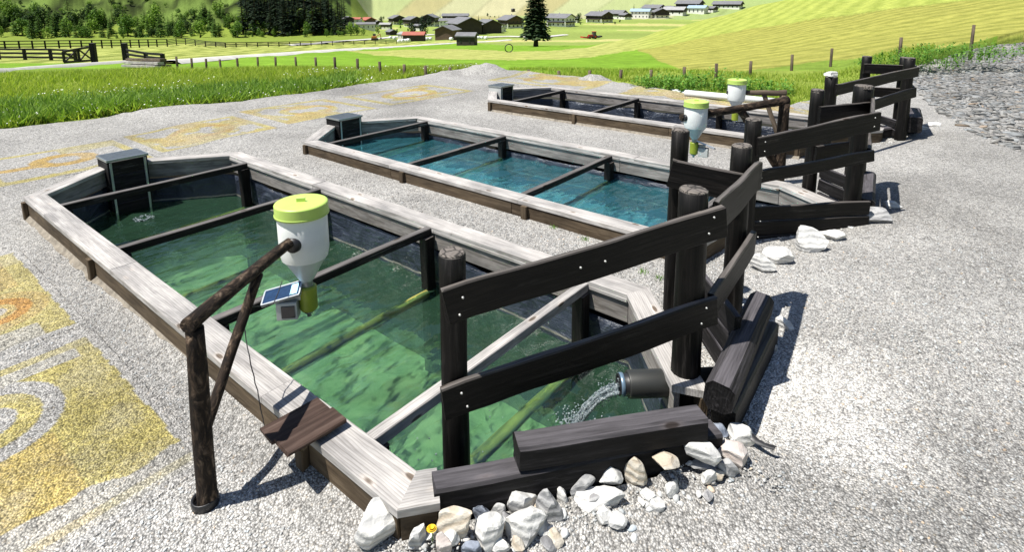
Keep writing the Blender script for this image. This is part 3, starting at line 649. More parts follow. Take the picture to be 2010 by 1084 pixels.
BEAMS = [[.588, 2.367, 4.264, 6.037], [.354, 2.204, 4.188, 6.0], [.47, 2.48, 4.314, 6.1]]
PLABEL = ['long plank-edged fish basin with green water, nearest the camera', 'long plank-edged fish basin with teal blue water, middle of three', 'long plank-edged fish basin farthest back, with its dark liner showing']
for k in range(3):
    Lk = PL[k]; WZ = WZS[k]; root = thing('fish_basin', PLABEL[k], 'fish basin', W(k, 0, 0, .05), YAW, 'fish basins')
    P = POLY[k]; NP = len(P); RE = NP - 4
    Q = offset_poly(P, .20); O1 = offset_poly(P, .03); I1 = offset_poly(P, .185); LN = offset_poly(P, .150)
    g = .0015
    def split(i, cuts, only=0):
        o0, o1, i1, i0 = Vector(P[i]), Vector(P[(i + 1) % NP]), Q[(i + 1) % NP], Q[i]; us = [0] + cuts + [1]; l = (o1 - o0).length
        for s in range(len(us) - 1 if not only else only):
            a = us[s] + (g / l if s else 0); c = us[s + 1] - (g / l if s < len(us) - 2 else 0)
            il = (i1 - i0).length
            def pin(u, end):
                if (u == 0) or (u == 1): return i0.lerp(i1, u)
                p = o0.lerp(o1, u); t_ = (p - i0).dot((i1 - i0).normalized()); return i0 + (i1 - i0).normalized() * t_
            dz = random.uniform(-.003, .003)
            cap_board('rail_board', k, [o0.lerp(o1, a), o0.lerp(o1, c), pin(c, 1), pin(a, 0)], RZ - .045 + dz, RZ + dz, M['pale'], root)
    split(0, [.13, .44, .82] if k == 0 else [.33, .68]); split(RE, [.30, .66]); split(RE + 1, []); split(NP - 1, [])
    for i in range(1, RE):
        if k == 0 and i == 1: split(1, [.15], 1)
        elif k == 0 and i == 2: pass
        else: split(i, [])
    # outer skirt boards and inner face boards
    for i in [q for q in range(NP) if q != NP - 2]:
        a, c = O1[i], O1[(i + 1) % NP]; n_ = 3 if i in (0, RE) else 1
        if k == 0 and i == 1: c = Vector(a).lerp(Vector(c), .13)
        if k == 0 and i == 2: continue
        for s in range(n_):
            p, q = Vector(a).lerp(Vector(c), s / n_ + .0006), Vector(a).lerp(Vector(c), (s + 1) / n_ - .0006)
            board('skirt_board', W(k, p.x, p.y, .158), W(k, q.x, q.y, .158), .04, .19, M['brown'], root)
        a, c = I1[i], I1[(i + 1) % NP]
        a = Vector(a); c = Vector(c); d = (c - a).normalized(); off = Vector((-d.y, d.x)) * -.017
        for s in range(n_):
            p, q = a.lerp(c, s / n_ + .0006) + off, a.lerp(c, (s + 1) / n_ - .0006) + off
            board('inner_board', W(k, p.x, p.y, .155), W(k, q.x, q.y, .155), .03, .195, M['grey'], root)
            if i == RE: board('trim_strip', W(k, p.x, p.y - .026, .248), W(k, q.x, q.y - .026, .248), .018, .03, M['pale'], root, bev=.003)
    # stakes outside the left rail
    for a in ([.06, 2.36, 5.75] if k == 0 else [.06, 2.36, 4.4] if k == 1 else [.06, 2.25, 4.35]):
        board('stake', W(k, a, -.012, -.15), W(k, a, -.012, .252), .075, .045, M['brown'], root, up=BX)
    # ragged geotextile showing below the skirt on the left
    nf = 150; V = []; 
    for i in range(nf + 1):
        a_ = .02 + (Lk - .1) * i / nf; h_ = .075 + .03 * noise.noise((a_ * 3, k * 5, 0)) + .012 * noise.noise((a_ * 11, k, 3)); o_ = -.028 + .02 * noise.noise((a_ * 4, 7, k))
        for bb, zz in ((.012, .10), (-.004, h_), (o_ - .01, .055), (o_ - .035 + .03 * noise.noise((a_ * 6, 3, k)), .03)): q = W(k, a_, bb); V.append(Vector((q.x, q.y, zz + (pz(q.x, q.y) - .06 if zz < .06 else 0))))
    mw = MWD[root.name]; mi = mw.inverted(); obj('geotextile_fringe', mesh('fringe', [mi @ p for p in V], [(i * 4 + j, i * 4 + j + 1, (i + 1) * 4 + j + 1, (i + 1) * 4 + j) for i in range(nf) for j in range(3)], True), M['fringe'], root, mw)
    # liner walls
    ring = []; 
    for i in range(NP):
        p, q = Vector(LN[i]), Vector(LN[(i + 1) % NP]); n_ = max(3, int((q - p).length / .09)); ring += [p.lerp(q, s / n_) for s in range(n_)]
    zs = [.05, .0, -.06, -.12, -.18, -.25, -.32, -.45, -.7, -1.43]; v = []; nn = len(ring)
    for zi, z in enumerate(zs):
        for j, p in enumerate(ring):
            pw = W(k, p.x, p.y, z); cc = Vector((Lk / 2, PW / 2)); dn = (cc - p); 
            dv = Vector((0, 1 if p.y < PW / 2 else -1)) if .1 < p.x < Lk - .1 else dn.normalized()
            am = (noise.noise((p.x * 2.1, p.y * 2.1 + k * 9, z * 5)) * .022 + noise.noise((p.x * 7, p.y * 7, z * 3 + 5)) * .009 + .012) * (0 if zi == 0 else 1)
            q = p + dv * max(am, -.01); zz = z + (noise.noise((p.x * 2.3 + k * 7, p.y * 2.3, 1)) * .05 - .03 if zi == 0 else 0); v.append(W(k, q.x, q.y, zz))
    f = [(i * nn + j, i * nn + (j + 1) % nn, (i + 1) * nn + (j + 1) % nn, (i + 1) * nn + j) for i in range(len(zs) - 1) for j in range(nn)]
    mw = MWD[root.name]; mi = mw.inverted()
    obj('pond_liner', mesh('liner', [mi @ p for p in v], f, True), M['liner'], root, mw)
    obj('basin_floor', mesh('floor', [mi @ W(k, p.x, p.y, (-1.25, -.75, -1.40)[k]) for p in LN], [tuple(range(NP))]), M['floor%d' % k], root, mw)
    # cross beams on posts, sunken poles beneath them
    for bi, a in enumerate(BEAMS[k]):
        pale = (k == 0 and bi == 3)
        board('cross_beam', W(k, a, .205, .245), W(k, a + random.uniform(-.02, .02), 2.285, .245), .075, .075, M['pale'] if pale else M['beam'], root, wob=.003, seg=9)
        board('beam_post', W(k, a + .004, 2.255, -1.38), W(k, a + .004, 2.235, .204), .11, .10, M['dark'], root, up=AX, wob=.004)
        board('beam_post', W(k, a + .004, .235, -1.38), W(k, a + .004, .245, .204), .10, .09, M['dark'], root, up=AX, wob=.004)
        if k < 2: log('sunken_pole', W(k, a + (.06 if bi < 3 else .03), .30, WZ - (.075 if bi > 1 else .11)), W(k, a + .03, 2.19, WZ - .05), .047, .040, M['sunk'], root, rough=.16, seg=14)
    # outlet box with grating lid
    x0, x1, y0, y1, zt = -.80, -.43, .965, 1.405, .415
    for zi in range(4):
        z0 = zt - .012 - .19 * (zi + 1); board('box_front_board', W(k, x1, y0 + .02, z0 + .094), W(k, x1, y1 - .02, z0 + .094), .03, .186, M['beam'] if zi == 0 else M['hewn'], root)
    for yy, nm in ((y0, 0), (y1, 1)):
        board('box_side', W(k, x0, yy, .07), W(k, x1 + .012, yy, .07), .03, .70, M['caseg'] if nm == 0 and k == 2 else M['hewn'], root)
        board('box_corner_strip', W(k, x1 + .022, yy + (.02 if nm == 0 else -.02), -.5), W(k, x1 + .022, yy + (.02 if nm == 0 else -.02), zt - .02), .03, .012, M['steel'], root, up=AX)
    board('box_back', W(k, x0, y0 + .018, .07), W(k, x0, y1 - .018, .07), .03, .70, M['grey'], root)
    parts = []
    def bxl(cx, cy, cz, sx, sy, sz):
        hv = [(cx + i * sx / 2, cy + j * sy / 2, cz + l * sz / 2) for l in (-1, 1) for j in (-1, 1) for i in (-1, 1)]
        return hv, [(0, 2, 3, 1), (4, 5, 7, 6), (0, 1, 5, 4), (2, 6, 7, 3), (0, 4, 6, 2), (1, 3, 7, 5)]
    for j in range(15): parts.append(bxl(x0 - .01 + (x1 - x0 + .03) * (j + .5) / 15, (y0 + y1) / 2, .014, .012, y1 - y0 + .02, .022))
    for yy in (y0 - .02, y1 + .02): parts.append(bxl((x0 + x1) / 2 + .015, yy, .012, x1 - x0 + .05, .014, .03))
    for xx in (x0 - .015, x1 + .03): parts.append(bxl(xx, (y0 + y1) / 2, .012, .016, y1 - y0 + .03, .03))
    vv, ff = merge(*parts); obj('grating_lid', mesh('grating', vv, ff), M['steel'], root, Matrix.Translation(W(k, 0, 0, zt)) @ Matrix.Rotation(YAW, 4, 'Z'))
    # water
    na, nb = 240, 100; LC = [P[NP - 1]] + P[:4 if k else 3]; UC = [P[NP - 2], P[NP - 3], P[RE], P[RE - 1]]; aa = np.linspace(-.60, P[RE - 1][0] - .16, na); lo = np.interp(aa, [q[0] for q in LC], [q[1] + (.14 if q[1] < .9 else .05) for q in LC]); hi_ = np.interp(aa, [q[0] for q in UC], [q[1] - (.14 if q[1] > 2.2 else .02) for q in UC])
    uu = np.linspace(0, 1, nb); A_ = np.repeat(aa[:, None], nb, 1); B_ = lo[:, None] * (1 - uu) + hi_[:, None] * uu
    calm = np.clip(.35 + .65 * smooth(1.0, 2.3, A_), 0, 1)
    hz = ((fbm(A_ * 5.5, B_ * 2.6, 21 + k) - .5) * .075 + (fbm(A_ * 14, B_ * 8, 22) - .5) * .018) * calm
    dj = np.hypot(A_ - (Lk + .15), B_ - 1.25); hz += .010 * np.sin(dj * 26) * np.exp(-dj * 1.6)
    if k == 0: ds = np.hypot(A_ - .02, B_ - 1.15); hz += .02 * np.sin(ds * 60) * np.exp(-ds * 7)
    Vw = np.column_stack([A_.ravel(), B_.ravel(), hz.ravel()]); i_ = np.arange(na * nb).reshape(na, nb)
    F = np.stack([i_[:-1, :-1], i_[1:, :-1], i_[1:, 1:], i_[:-1, 1:]], -1).reshape(-1, 4)
    struct(obj('water', fast_mesh('water', Vw, F, True), M['water%d' % k], None, Matrix.Translation(W(k, 0, 0, WZ)) @ Matrix.Rotation(YAW, 4, 'Z')))

WZ = WZS[0]
# ------------------------------------------------------------------ fences round the inlet ends
def zat(px, py, p): return atd(px, py, math.hypot(p[0], p[1])).z
def vpost(name, p, r, top, mat, parent, lean=(0, 0), base=-.25, **k):
    po = log(name, (p[0] - lean[0], p[1] - lean[1], base), (p[0] + lean[0] * .3, p[1] + lean[1] * .3, top), r * 1.03, r * .96, mat, parent, up=AX, rough=.055, dome=.12, **k)
    rs_ = [[(rr * (1 + .05 * noise.noise((math.cos(a_) * 2, math.sin(a_) * 2, top))) * math.cos(a_), rr * math.sin(a_), z_) for a_ in [2 * math.pi * j / 18 for j in range(18)]] for rr, z_ in ((r * .93, -.03), (r * .90, .004), (r * .80, .010))]
    obj('end_grain', mesh('end_grain', *rings(rs_)), M['endgrain'], po, Matrix.Translation((p[0] + lean[0] * .3, p[1] + lean[1] * .3, top + .004)) @ Matrix.Rotation(random.uniform(-.08, .08), 4, 'Y')); return po
def fboard(name, p, q, zp, zq, off, parent, ext0=.06, ext1=.06, th=.04, mat='dark', **kw):
    p = Vector((p[0], p[1], 0)); q = Vector((q[0], q[1], 0)); d = (q - p).normalized(); n = Vector((d.y, -d.x, 0)) * off
    a = p - d * ext0 + n; c = q + d * ext1 + n; h = ((zp[1] - zp[0]) + (zq[1] - zq[0])) / 2
    a.z = sum(zp) / 2; c.z = sum(zq) / 2
    return board(name, a, c, th, h, M[mat], parent, wob=.007, seg=14, bev=.007, **kw)
def screws(fence, p, q, off, spots):
    p = Vector((p[0], p[1], 0)); q = Vector((q[0], q[1], 0)); d = (q - p).normalized(); n = Vector((d.y, -d.x, 0))
    for u, z in spots:
        c = p.lerp(q, u) + n * (off + .022); c.z = z; obj('screw', SCR, M['screw'], fence, frame(c, c + n * .01, (0, 0, 1)) @ Matrix.Rotation(math.pi / 2, 4, 'Y'))
SCR = lathe_me([(.006, -.004), (.006, .003), (.003, .005)], 8)
def xy(px, py, z): p = onz(px, py, z); return (p.x, p.y)
P1, P2, P3, P4 = xy(884, 497, 1.29), xy(1362, 378, 1.43), xy(1456, 292, 1.44), xy(1335, 260, 1.52)
f1 = thing('corner_fence', 'black timber corner fence at the near end of the nearest basin', 'fence', (*P1, 0), 0, 'corner fences at the basins')
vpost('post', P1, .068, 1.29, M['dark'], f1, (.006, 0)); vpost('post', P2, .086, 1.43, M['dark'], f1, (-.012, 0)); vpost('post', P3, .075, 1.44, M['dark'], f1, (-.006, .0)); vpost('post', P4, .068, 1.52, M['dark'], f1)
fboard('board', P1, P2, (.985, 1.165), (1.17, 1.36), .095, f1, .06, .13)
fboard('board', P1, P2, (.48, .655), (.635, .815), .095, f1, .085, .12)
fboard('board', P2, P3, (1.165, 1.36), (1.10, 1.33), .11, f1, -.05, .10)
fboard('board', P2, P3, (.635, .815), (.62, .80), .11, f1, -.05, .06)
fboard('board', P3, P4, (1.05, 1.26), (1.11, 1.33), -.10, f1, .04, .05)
screws(f1, P1, P2, .095, [(.0, 1.035), (.012, 1.12), (.02, .54), (.0, .62), (1.01, 1.22), (1.03, 1.31), (1.0, .68), (1.02, .77), (.45, 1.16), (.55, 1.17)])
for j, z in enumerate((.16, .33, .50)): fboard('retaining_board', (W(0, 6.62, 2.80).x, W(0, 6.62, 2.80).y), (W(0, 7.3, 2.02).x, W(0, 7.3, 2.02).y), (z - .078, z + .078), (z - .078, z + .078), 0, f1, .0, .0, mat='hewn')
Q1, Q2, Q3, Q4 = xy(1479, 240, 1.35), (3.60, 5.78), xy(1697, 176, 1.45), xy(1606, 183, 1.45)
f2 = thing('corner_fence', 'black timber corner fence at the near end of the middle basin', 'fence', (*Q1, 0), 0, 'corner fences at the basins')
for p, r, tp in ((Q1, .078, 1.35), (Q2, .085, 1.26), (Q3, .11, 1.45), (Q4, .075, 1.45)): vpost('post', p, r, tp, M['dark'], f2)
fboard('board', Q1, Q2, (.995, 1.215), (1.155, 1.335), .10, f2, .02, .13); fboard('board', Q1, Q2, (.755, .87), (.815, .95), .10, f2, -.03, .10)
fboard('board', Q2, Q3, (1.14, 1.33), (1.14, 1.33), .10, f2, -.03, .05); fboard('board', Q2, Q3, (.80, .95), (.80, .95), .10, f2, -.03, .05)
fboard('board', Q3, Q4, (1.07, 1.28), (1.07, 1.28), -.09, f2, .04, .06); fboard('board', Q3, Q4, (.62, .82), (.62, .82), -.09, f2, .04, .06)
for j, z in enumerate((.06, .215, .37)): fboard('retaining_board', W(1, 6.50, .98), W(1, 7.36, 1.87), (z - .073, z + .073), (z - .073, z + .073), .02, f2, .03, .03, mat='dark')
for j, z in enumerate((.20, .36, .52)): fboard('retaining_board', (Q4[0] + .05, Q4[1]), (Q2[0] + .05, Q2[1]), (z - .07, z + .07), (z - .07, z + .07), .0, f2, -.1, -.12, mat='hewn')
screws(f2, Q1, Q2, .10, [(.03, 1.07), (.03, 1.16), (.02, .81), (1.03, 1.2), (1.03, 1.29), (.04, .37), (.03, .21)])
R1, R2 = xy(1633, 155, 1.35), xy(1787, 122, 1.5); R3 = (R2[0] + .50, R2[1] + .85); R4 = (6.47, 10.4)
f3 = thing('corner_fence', 'black timber corner fence at the near end of the farthest basin', 'fence', (*R1, 0), 0, 'corner fences at the basins')
for p, r, tp in ((R1, .09, 1.33), (R2, .085, 1.5), (R3, .08, 1.42), (R4, .085, zat(1703, 118, R4))): vpost('post', p, r, tp, M['dark'], f3)
fboard('board', R1, R2, (1.08, 1.235), (1.20, 1.37), .10, f3, .03, .08); fboard('board', R1, R2, (.72, .88), (.86, 1.03), .10, f3, -.5, .08)
fboard('board', R2, R3, (1.20, 1.37), (1.20, 1.38), .10, f3, -.03, .1); fboard('board', R2, R3, (.86, 1.03), (.84, 1.02), .10, f3, -.03, .1)
fboard('board', R3, R4, (1.12, 1.30), (1.12, 1.30), -.10, f3, .04, .06); fboard('board', R3, R4, (.70, .88), (.70, .88), -.10, f3, .04, .06)
for z in (.2, .36): fboard('retaining_board', R4, R2, (z - .07, z + .07), (z - .07, z + .07), .0, f3, -.1, -.12, mat='hewn')

# ------------------------------------------------------------------ heavy beams lying at the basin ends
def beam(label, p0, p1, w, h, mat='hewn', cham=.02, tilt=0, group='timber beams edging the basins'):
    me = board_me((Vector(p1) - Vector(p0)).length, w, h, bev=cham, wob=.005, seg=16); o = obj('timber_beam', me, M[mat], None, frame(p0, p1, (math.sin(tilt), 0, 1)))
    return tag(o, label, 'timber beam', group)
a, c = onz(842, 943, .325), onz(1392, 843, .325); d = (c - a).normalized()
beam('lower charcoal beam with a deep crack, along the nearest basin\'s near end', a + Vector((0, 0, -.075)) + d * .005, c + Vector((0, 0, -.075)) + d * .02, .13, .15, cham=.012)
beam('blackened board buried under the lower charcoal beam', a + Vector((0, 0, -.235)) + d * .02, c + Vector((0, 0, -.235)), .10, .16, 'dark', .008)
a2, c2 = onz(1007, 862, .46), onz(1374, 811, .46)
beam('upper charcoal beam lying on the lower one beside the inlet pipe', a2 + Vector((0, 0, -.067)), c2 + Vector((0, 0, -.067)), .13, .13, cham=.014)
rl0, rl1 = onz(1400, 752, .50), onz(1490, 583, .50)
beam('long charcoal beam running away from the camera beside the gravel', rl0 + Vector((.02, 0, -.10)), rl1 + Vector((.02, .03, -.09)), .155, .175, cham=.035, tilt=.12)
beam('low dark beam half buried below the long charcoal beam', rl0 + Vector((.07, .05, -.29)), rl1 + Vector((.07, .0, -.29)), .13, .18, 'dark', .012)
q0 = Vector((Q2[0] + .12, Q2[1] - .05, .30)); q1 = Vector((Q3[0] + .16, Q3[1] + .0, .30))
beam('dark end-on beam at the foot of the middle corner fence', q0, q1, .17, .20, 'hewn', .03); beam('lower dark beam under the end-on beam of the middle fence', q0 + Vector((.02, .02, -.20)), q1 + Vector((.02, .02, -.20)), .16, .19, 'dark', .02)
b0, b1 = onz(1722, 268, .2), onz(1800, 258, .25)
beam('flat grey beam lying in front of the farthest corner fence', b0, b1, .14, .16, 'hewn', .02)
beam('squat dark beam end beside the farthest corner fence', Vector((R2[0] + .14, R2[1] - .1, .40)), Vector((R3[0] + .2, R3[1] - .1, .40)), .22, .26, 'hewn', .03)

# ------------------------------------------------------------------ inlet pipe and its jet
pa, pb = onz(1226, 757, .20), onz(1420, 752, .20)
pr = thing('inlet_pipe', 'thick grey inlet pipe pouring water into the nearest basin', 'pipe', tuple(pa))
d = (pb - pa).normalized(); fm = frame(pa, pb, (0, 0, 1)); l = (pb - pa).length
def xlathe(prof, n=28):
    rs = [[(x, r * math.cos(2 * math.pi * j / n), r * math.sin(2 * math.pi * j / n)) for j in range(n)] for r, x in prof]
    me = mesh('xl', *rings(rs, False)); me.polygons.foreach_set('use_smooth', [True] * len(me.polygons)); return me
obj('sleeve', xlathe([(.066, -l / 2 + .002), (.078, -l / 2), (.081, -l / 2 + .01), (.08, l / 2), (.0, l / 2)]), M['pipe'], pr, fm)
obj('inner_pipe', xlathe([(.05, -l / 2 + .2), (.056, -l / 2 - .055), (.0635, -l / 2 - .057), (.0635, -l / 2 + .05)]), M['blackpl'], pr, fm)
obj('clamp_ring', xlathe([(.064, -l / 2 - .048), (.068, -l / 2 - .046), (.068, -l / 2 - .026), (.064, -l / 2 - .024)]), M['bluemetal'], pr, fm)
wj = bpy.data.materials.new('foaming_water'); wj.use_nodes = True; t = wj.node_tree; b = t.nodes['Principled BSDF']
nz = noise_(t, coords(t), 42, 5, .7); cr_ = ramp(t, [(.40, (.16, .22, .25)), (.6, (.60, .68, .72)), (.72, (.92, .95, .97))], nz); L(t, cr_.outputs[0], b.inputs['Base Color']); b.inputs['Roughness'].default_value = .12; b.inputs['Transmission Weight'].default_value = .35; bump(t, b, nz, 1, .03)
M['jet'] = wj
s = pa - d * .055 + Vector((0, 0, -.022)); e = onz(1122, 832, WZ); pts_ = []; side = Vector((-d.y, d.x, 0)); SV = []
for i in range(23):
    u = i / 22; p = s.lerp(Vector((e.x, e.y, s.z)), u); p.z = s.z + (WZ - .02 - s.z) * (u * u * .5 + u * .5); pts_.append(p)
for q in range(17):
    oy, oz = random.gauss(0, .016), random.gauss(-.004, .010); ph = random.random() * 9; sp_ = []; rad = []
    for i, p in enumerate(pts_):
        u = i / 22; k_ = 1 + .55 * u; sp_.append(p + side * (oy * k_ + .006 * noise.noise((u * 5, ph, 0))) + Vector((0, 0, oz * k_ + .008 * noise.noise((u * 6, ph, 4))))); rad.append(.010 * (1 + .55 * noise.noise((u * 9, ph, 7))))
    m_ = tube_me(sp_, rad, 8); SV.append(([v.co.copy() for v in m_.vertices], [tuple(f.vertices) for f in m_.polygons]))
vv, ff = merge(*SV); me = mesh('jet', vv, ff, True)
for vtx in me.vertices: vtx.co += Vector((noise.noise(vtx.co * 40), noise.noise(vtx.co * 40 + Vector((9, 0, 0))), noise.noise(vtx.co * 40 + Vector((0, 9, 0))))) * .006
struct(tag(obj('water_jet', me, M['jet']), 'foaming jet of water falling from the grey inlet pipe', 'water'), 'stuff')
# drops and foam round the foot of the jet and on the water
parts = []
def blob(c, r):
    jit = 1 + rng.uniform(-.3, .3, (len(ICO_V), 1)); return [tuple(Vector(p) * r + Vector(c)) for p in ICO_V * jit], [tuple(q) for q in ICO_F]
for i in range(150):
    u = random.random(); p = Vector(pts_[int(u * 22)]) + Vector((random.gauss(0, .03), random.gauss(0, .03), random.gauss(.0, .03))); parts.append(blob(p, random.uniform(.002, .006)))
for i in range(260):
    rr = abs(random.gauss(0, .11)); an = random.uniform(0, 6.28); parts.append(blob((e.x + rr * math.cos(an), e.y + rr * math.sin(an), WZ + .004), random.uniform(.003, .009)))
for i in range(60): p = W(0, random.uniform(5.6, 6.9), random.uniform(.3, 1.3), WZ + .012); parts.append(blob(p, random.uniform(.003, .007)))
for i in range(70):
    an = random.uniform(0, 6.28); rr = random.uniform(.05, .13); p = W(0, .02 + rr * math.cos(an), 1.15 + rr * math.sin(an), WZ + .012); parts.append(blob(p, random.uniform(.004, .012)))
vv, ff = merge(*parts); struct(tag(obj('water_drops', mesh('drops', vv, ff, True), M['jet']), 'white drops and foam on the nearest basin\'s water', 'water'), 'stuff')

# ------------------------------------------------------------------ small plank platform on the near rail
tp = thing('plank_platform', 'small platform of two red-brown planks on the near rail', 'platform', tuple(W(0, 5.76, 0, .30)))
for i, da in enumerate((-.073, .073)):
    board('plank', W(0, 5.76 + da - .01, -.155, .331 + .012 * i), W(0, 5.76 + da + .01, .165, .325 + .012 * i), .142, .024, M['plank'], tp, wob=.002)
for bb in (-.07, .07): board('batten', W(0, 5.64, bb, .309), W(0, 5.88, bb, .309), .04, .017, M['brown'], tp)

# ------------------------------------------------------------------ feeders on log gallows
LID = lathe_me([(.0, .083), (.150, .083), (.152, .083), (.163, .080), (.167, .075), (.168, .072), (.168, .070), (.168, .013), (.168, .012), (.172, .010), (.172, .009), (.172, .0), (.158, .0)], 40, True, False)
BAR = lathe_me([(.155, .305), (.157, .30), (.157, .06), (.150, .02), (.146, .0)], 40, True, False)
CON = lathe_me([(.146, .17), (.12, .135), (.055, .02), (.042, .0)], 36, True, False)
def feeder(label, base, rz, arm_dir, sc=1.0):
    r = thing('fish_feeder', label, 'fish feeder', tuple(base), rz, 'fish feeders'); mw = MWD[r.name] @ Matrix.Scale(sc, 4); MWD[r.name] = mw; r.matrix_local = mw; T_ = lambda x, y, z: mw @ Matrix.Translation((x, y, z))
    lid = obj('lid', LID, M['lime'], r, T_(0, 0, .752))
    obj('lid_grip', box_me(.055, .012, .03, .005), M['lime'], lid, T_(.0, .0, .848))
    obj('hopper', BAR, M['whitepl'], r, T_(0, 0, .455)); obj('cone', CON, M['greypl'], r, T_(0, 0, .287))
    obj('neck', lathe_me([(.040, .06), (.036, .05), (.036, .0)], 20, True, False), M['steel'], r, T_(0, 0, .235))
    obj('motor_housing', lathe_me([(.0, .172), (.05, .172), (.0505, .1718), (.057, .166), (.058, .160), (.058, .159), (.058, .013), (.058, .012), (.051, .001), (.050, .0), (.049, .0), (.0, .0)], 26, True, False), M['olive'], r, T_(0, 0, .072))
    obj('nozzle', lathe_me([(.030, .05), (.034, .046), (.034, .03), (.016, .028), (.016, .0), (.0, .0)], 18, True, False), M['steel'], r, T_(0, 0, .023))
    cb = obj('control_box', box_me(.13, .10, .125, .008), M['caseg'], r, T_(-.125, -.03, .105)); obj('display', box_me(.085, .008, .085, .003), M['window'], cb, T_(-.115, -.083, .105))
    sp = mw @ Matrix.Translation((-.155, -.03, .215)) @ Matrix.Rotation(R(20), 4, 'X') @ Matrix.Rotation(R(-17), 4, 'Y')
    pn = obj('solar_panel', box_me(.25, .11, .016, .003), M['solar'], r, sp)
    vv, ff = merge(*[bxl(0, yy, .0, .262, .010, .020) for yy in (-.059, .059)] + [bxl(xx, 0, .0, .010, .108, .020) for xx in (-.129, .129)]); obj('panel_frame', mesh('pf', vv, ff), M['steel'], pn, sp)
    obj('sticker', box_me(.05, .09, .002, .0005), M['sticker'], pn, sp @ Matrix.Translation((.088, 0, .0102)))
    obj('panel_bracket', box_me(.12, .02, .05, .002), M['steel'], r, T_(-.09, -.03, .185))
    ad = mw.inverted().to_3x3() @ Vector(arm_dir); ad.z = 0; ad.normalize()
    for s in (1, -1):
        f = frame(Vector((0, 0, .60)) + ad * .140 * s, Vector((0, 0, .60)) + ad * .172 * s, (0, 0, 1)); obj('bushing', xlathe([(.0, -.016), (.052, -.016), (.052, -.004), (.046, .006), (.046, .016), (.0, .016)], 20), M['blackpl'], r, mw @ f)
    return r
def gallows(label, foot, top_z, rp, arm_end, ra, brace, rb, mats=('bark', 'bark', 'bark'), over=.04, collar=True):
    r = thing('feeder_stand', label, 'feeder stand', (foot[0], foot[1], pz(foot[0], foot[1])), 0, 'log feeder stands'); top = Vector((foot[0] + brace[2], foot[1], top_z))
    log('post', (foot[0], foot[1], -.3), top, rp * 1.08, rp * .92, M[mats[0]], r, up=AX, rough=.07, seg=14, dome=.1)
    e = Vector(arm_end); d = (e - (top + Vector((0, 0, .03)))).normalized(); s0 = top + Vector((0, 0, .035)) - d * over
    log('arm', s0, e, ra * 1.08, ra * .9, M[mats[1]], r, rough=.10, seg=16, bend=.01)
    b0 = Vector((foot[0], foot[1], brace[0])) + d * rp * .8; b1 = s0.lerp(e, brace[1]) + Vector((0, 0, -.03))
    log('brace', b0, b1, rb, rb * .95, M[mats[2]], r, rough=.10, seg=12)
    if collar: obj('foot_collar', lathe_me([(rp * 1.12, .0), (rp * 1.38, .0), (rp * 1.38, .045), (rp * 1.28, .05), (rp * 1.12, .04)], 20, True, False), M['blackpl'], r, Matrix.Translation((foot[0], foot[1], pz(foot[0], foot[1]) - .005)))
    return r, d
ft = onz(396, 985, .05); fb = atd(592, 470, 3.8); fbase = Vector((-1.375, 3.545, .372))
_, d = gallows('rough log gallows standing on the gravel by the nearest basin', (ft.x, ft.y), 1.005, .045, fbase + Vector((-.03, -.13, .615)), .036, (.40, .60, .045), .028)
f1d = feeder('fish feeder with lime lid hanging over the nearest basin\'s green water', fbase, R(8), d)
cp = [fbase + Vector((-.12, -.10, .33)), fbase + Vector((-.15, -.2, .22)), onz(470, 600, .8), onz(478, 660, .66), onz(490, 720, .55), onz(505, 790, .42), onz(514, 835, .12)]
cps = []
for i in range(len(cp) - 1): cps += [cp[i].lerp(cp[i + 1], u / 5) + Vector((random.uniform(-.004, .004), 0, 0)) for u in range(5)]
obj('cable', tube_me([MWD[f1d.name].inverted() @ p for p in cps + [cp[-1]]], .003, 5), M['cable'], f1d, MWD[f1d.name])
f2p = W(1, 6.25, 3.05); b2 = atd(1367, 206, 7.25); b2.z -= .785
_, d = gallows('dark log gallows between the middle and farthest basins', (f2p.x, f2p.y), 1.16, .07, b2 + Vector((-.17, .03, .60)), .05, (.35, .45, .0), .05, collar=False)
feeder('lime-lidded fish feeder hanging from the dark gallows over the middle basin', b2 + Vector((0, 0, .08)), R(150), d, .88)
f3t = onz(1538, 188, 1.08); b3 = atd(1448, 160, 9.3); b3.z -= .80
_, d = gallows('slim light brown log gallows at the farthest basin', (f3t.x, f3t.y), 1.05, .05, b3 + Vector((.14, -.03, .60)), .042, (.45, .55, .0), .035, ('post', 'post', 'post'), collar=False)
feeder('most distant lime-lidded fish feeder, on the slim light brown gallows', b3 + Vector((0, 0, .10)), R(200), d, .84)
# ------------------------------------------------------------------ stones
def rock_mat(name, base, band, bandcol, rough=.85):
    m, t, b = newmat(name); v = coords(t); n = noise_(t, v, 7, 8, .65); w = t.nodes.new('ShaderNodeTexWave'); w.bands_direction = 'Z'; w.inputs['Scale'].default_value = 7; w.inputs['Distortion'].default_value = 5; w.inputs['Detail'].default_value = 3
    L(t, v, w.inputs['Vector']); c = mixc(t, band, base, ramp(t, [(.15, bandcol), (.55, base)], w.outputs['Fac']).outputs[0])
    c = mixc(t, 1, c, ramp(t, [(.28, (.45, .45, .46)), (.45, (.95, .95, .95)), (.75, (1.22, 1.2, 1.17))], n).outputs[0], 'MULTIPLY'); L(t, c, b.inputs['Base Color']); b.inputs['Roughness'].default_value = rough
    bump(t, b, math_(t, 'ADD', n, math_(t, 'MULTIPLY', w.outputs['Fac'], .3 * band)), .7, .03); return m
M['rockw'] = rock_mat('white_marble_stone', (.60, .595, .575), .6, (.36, .36, .36)); M['rocko'] = rock_mat('ochre_streaked_stone', (.52, .48, .41), .5, (.40, .31, .21))
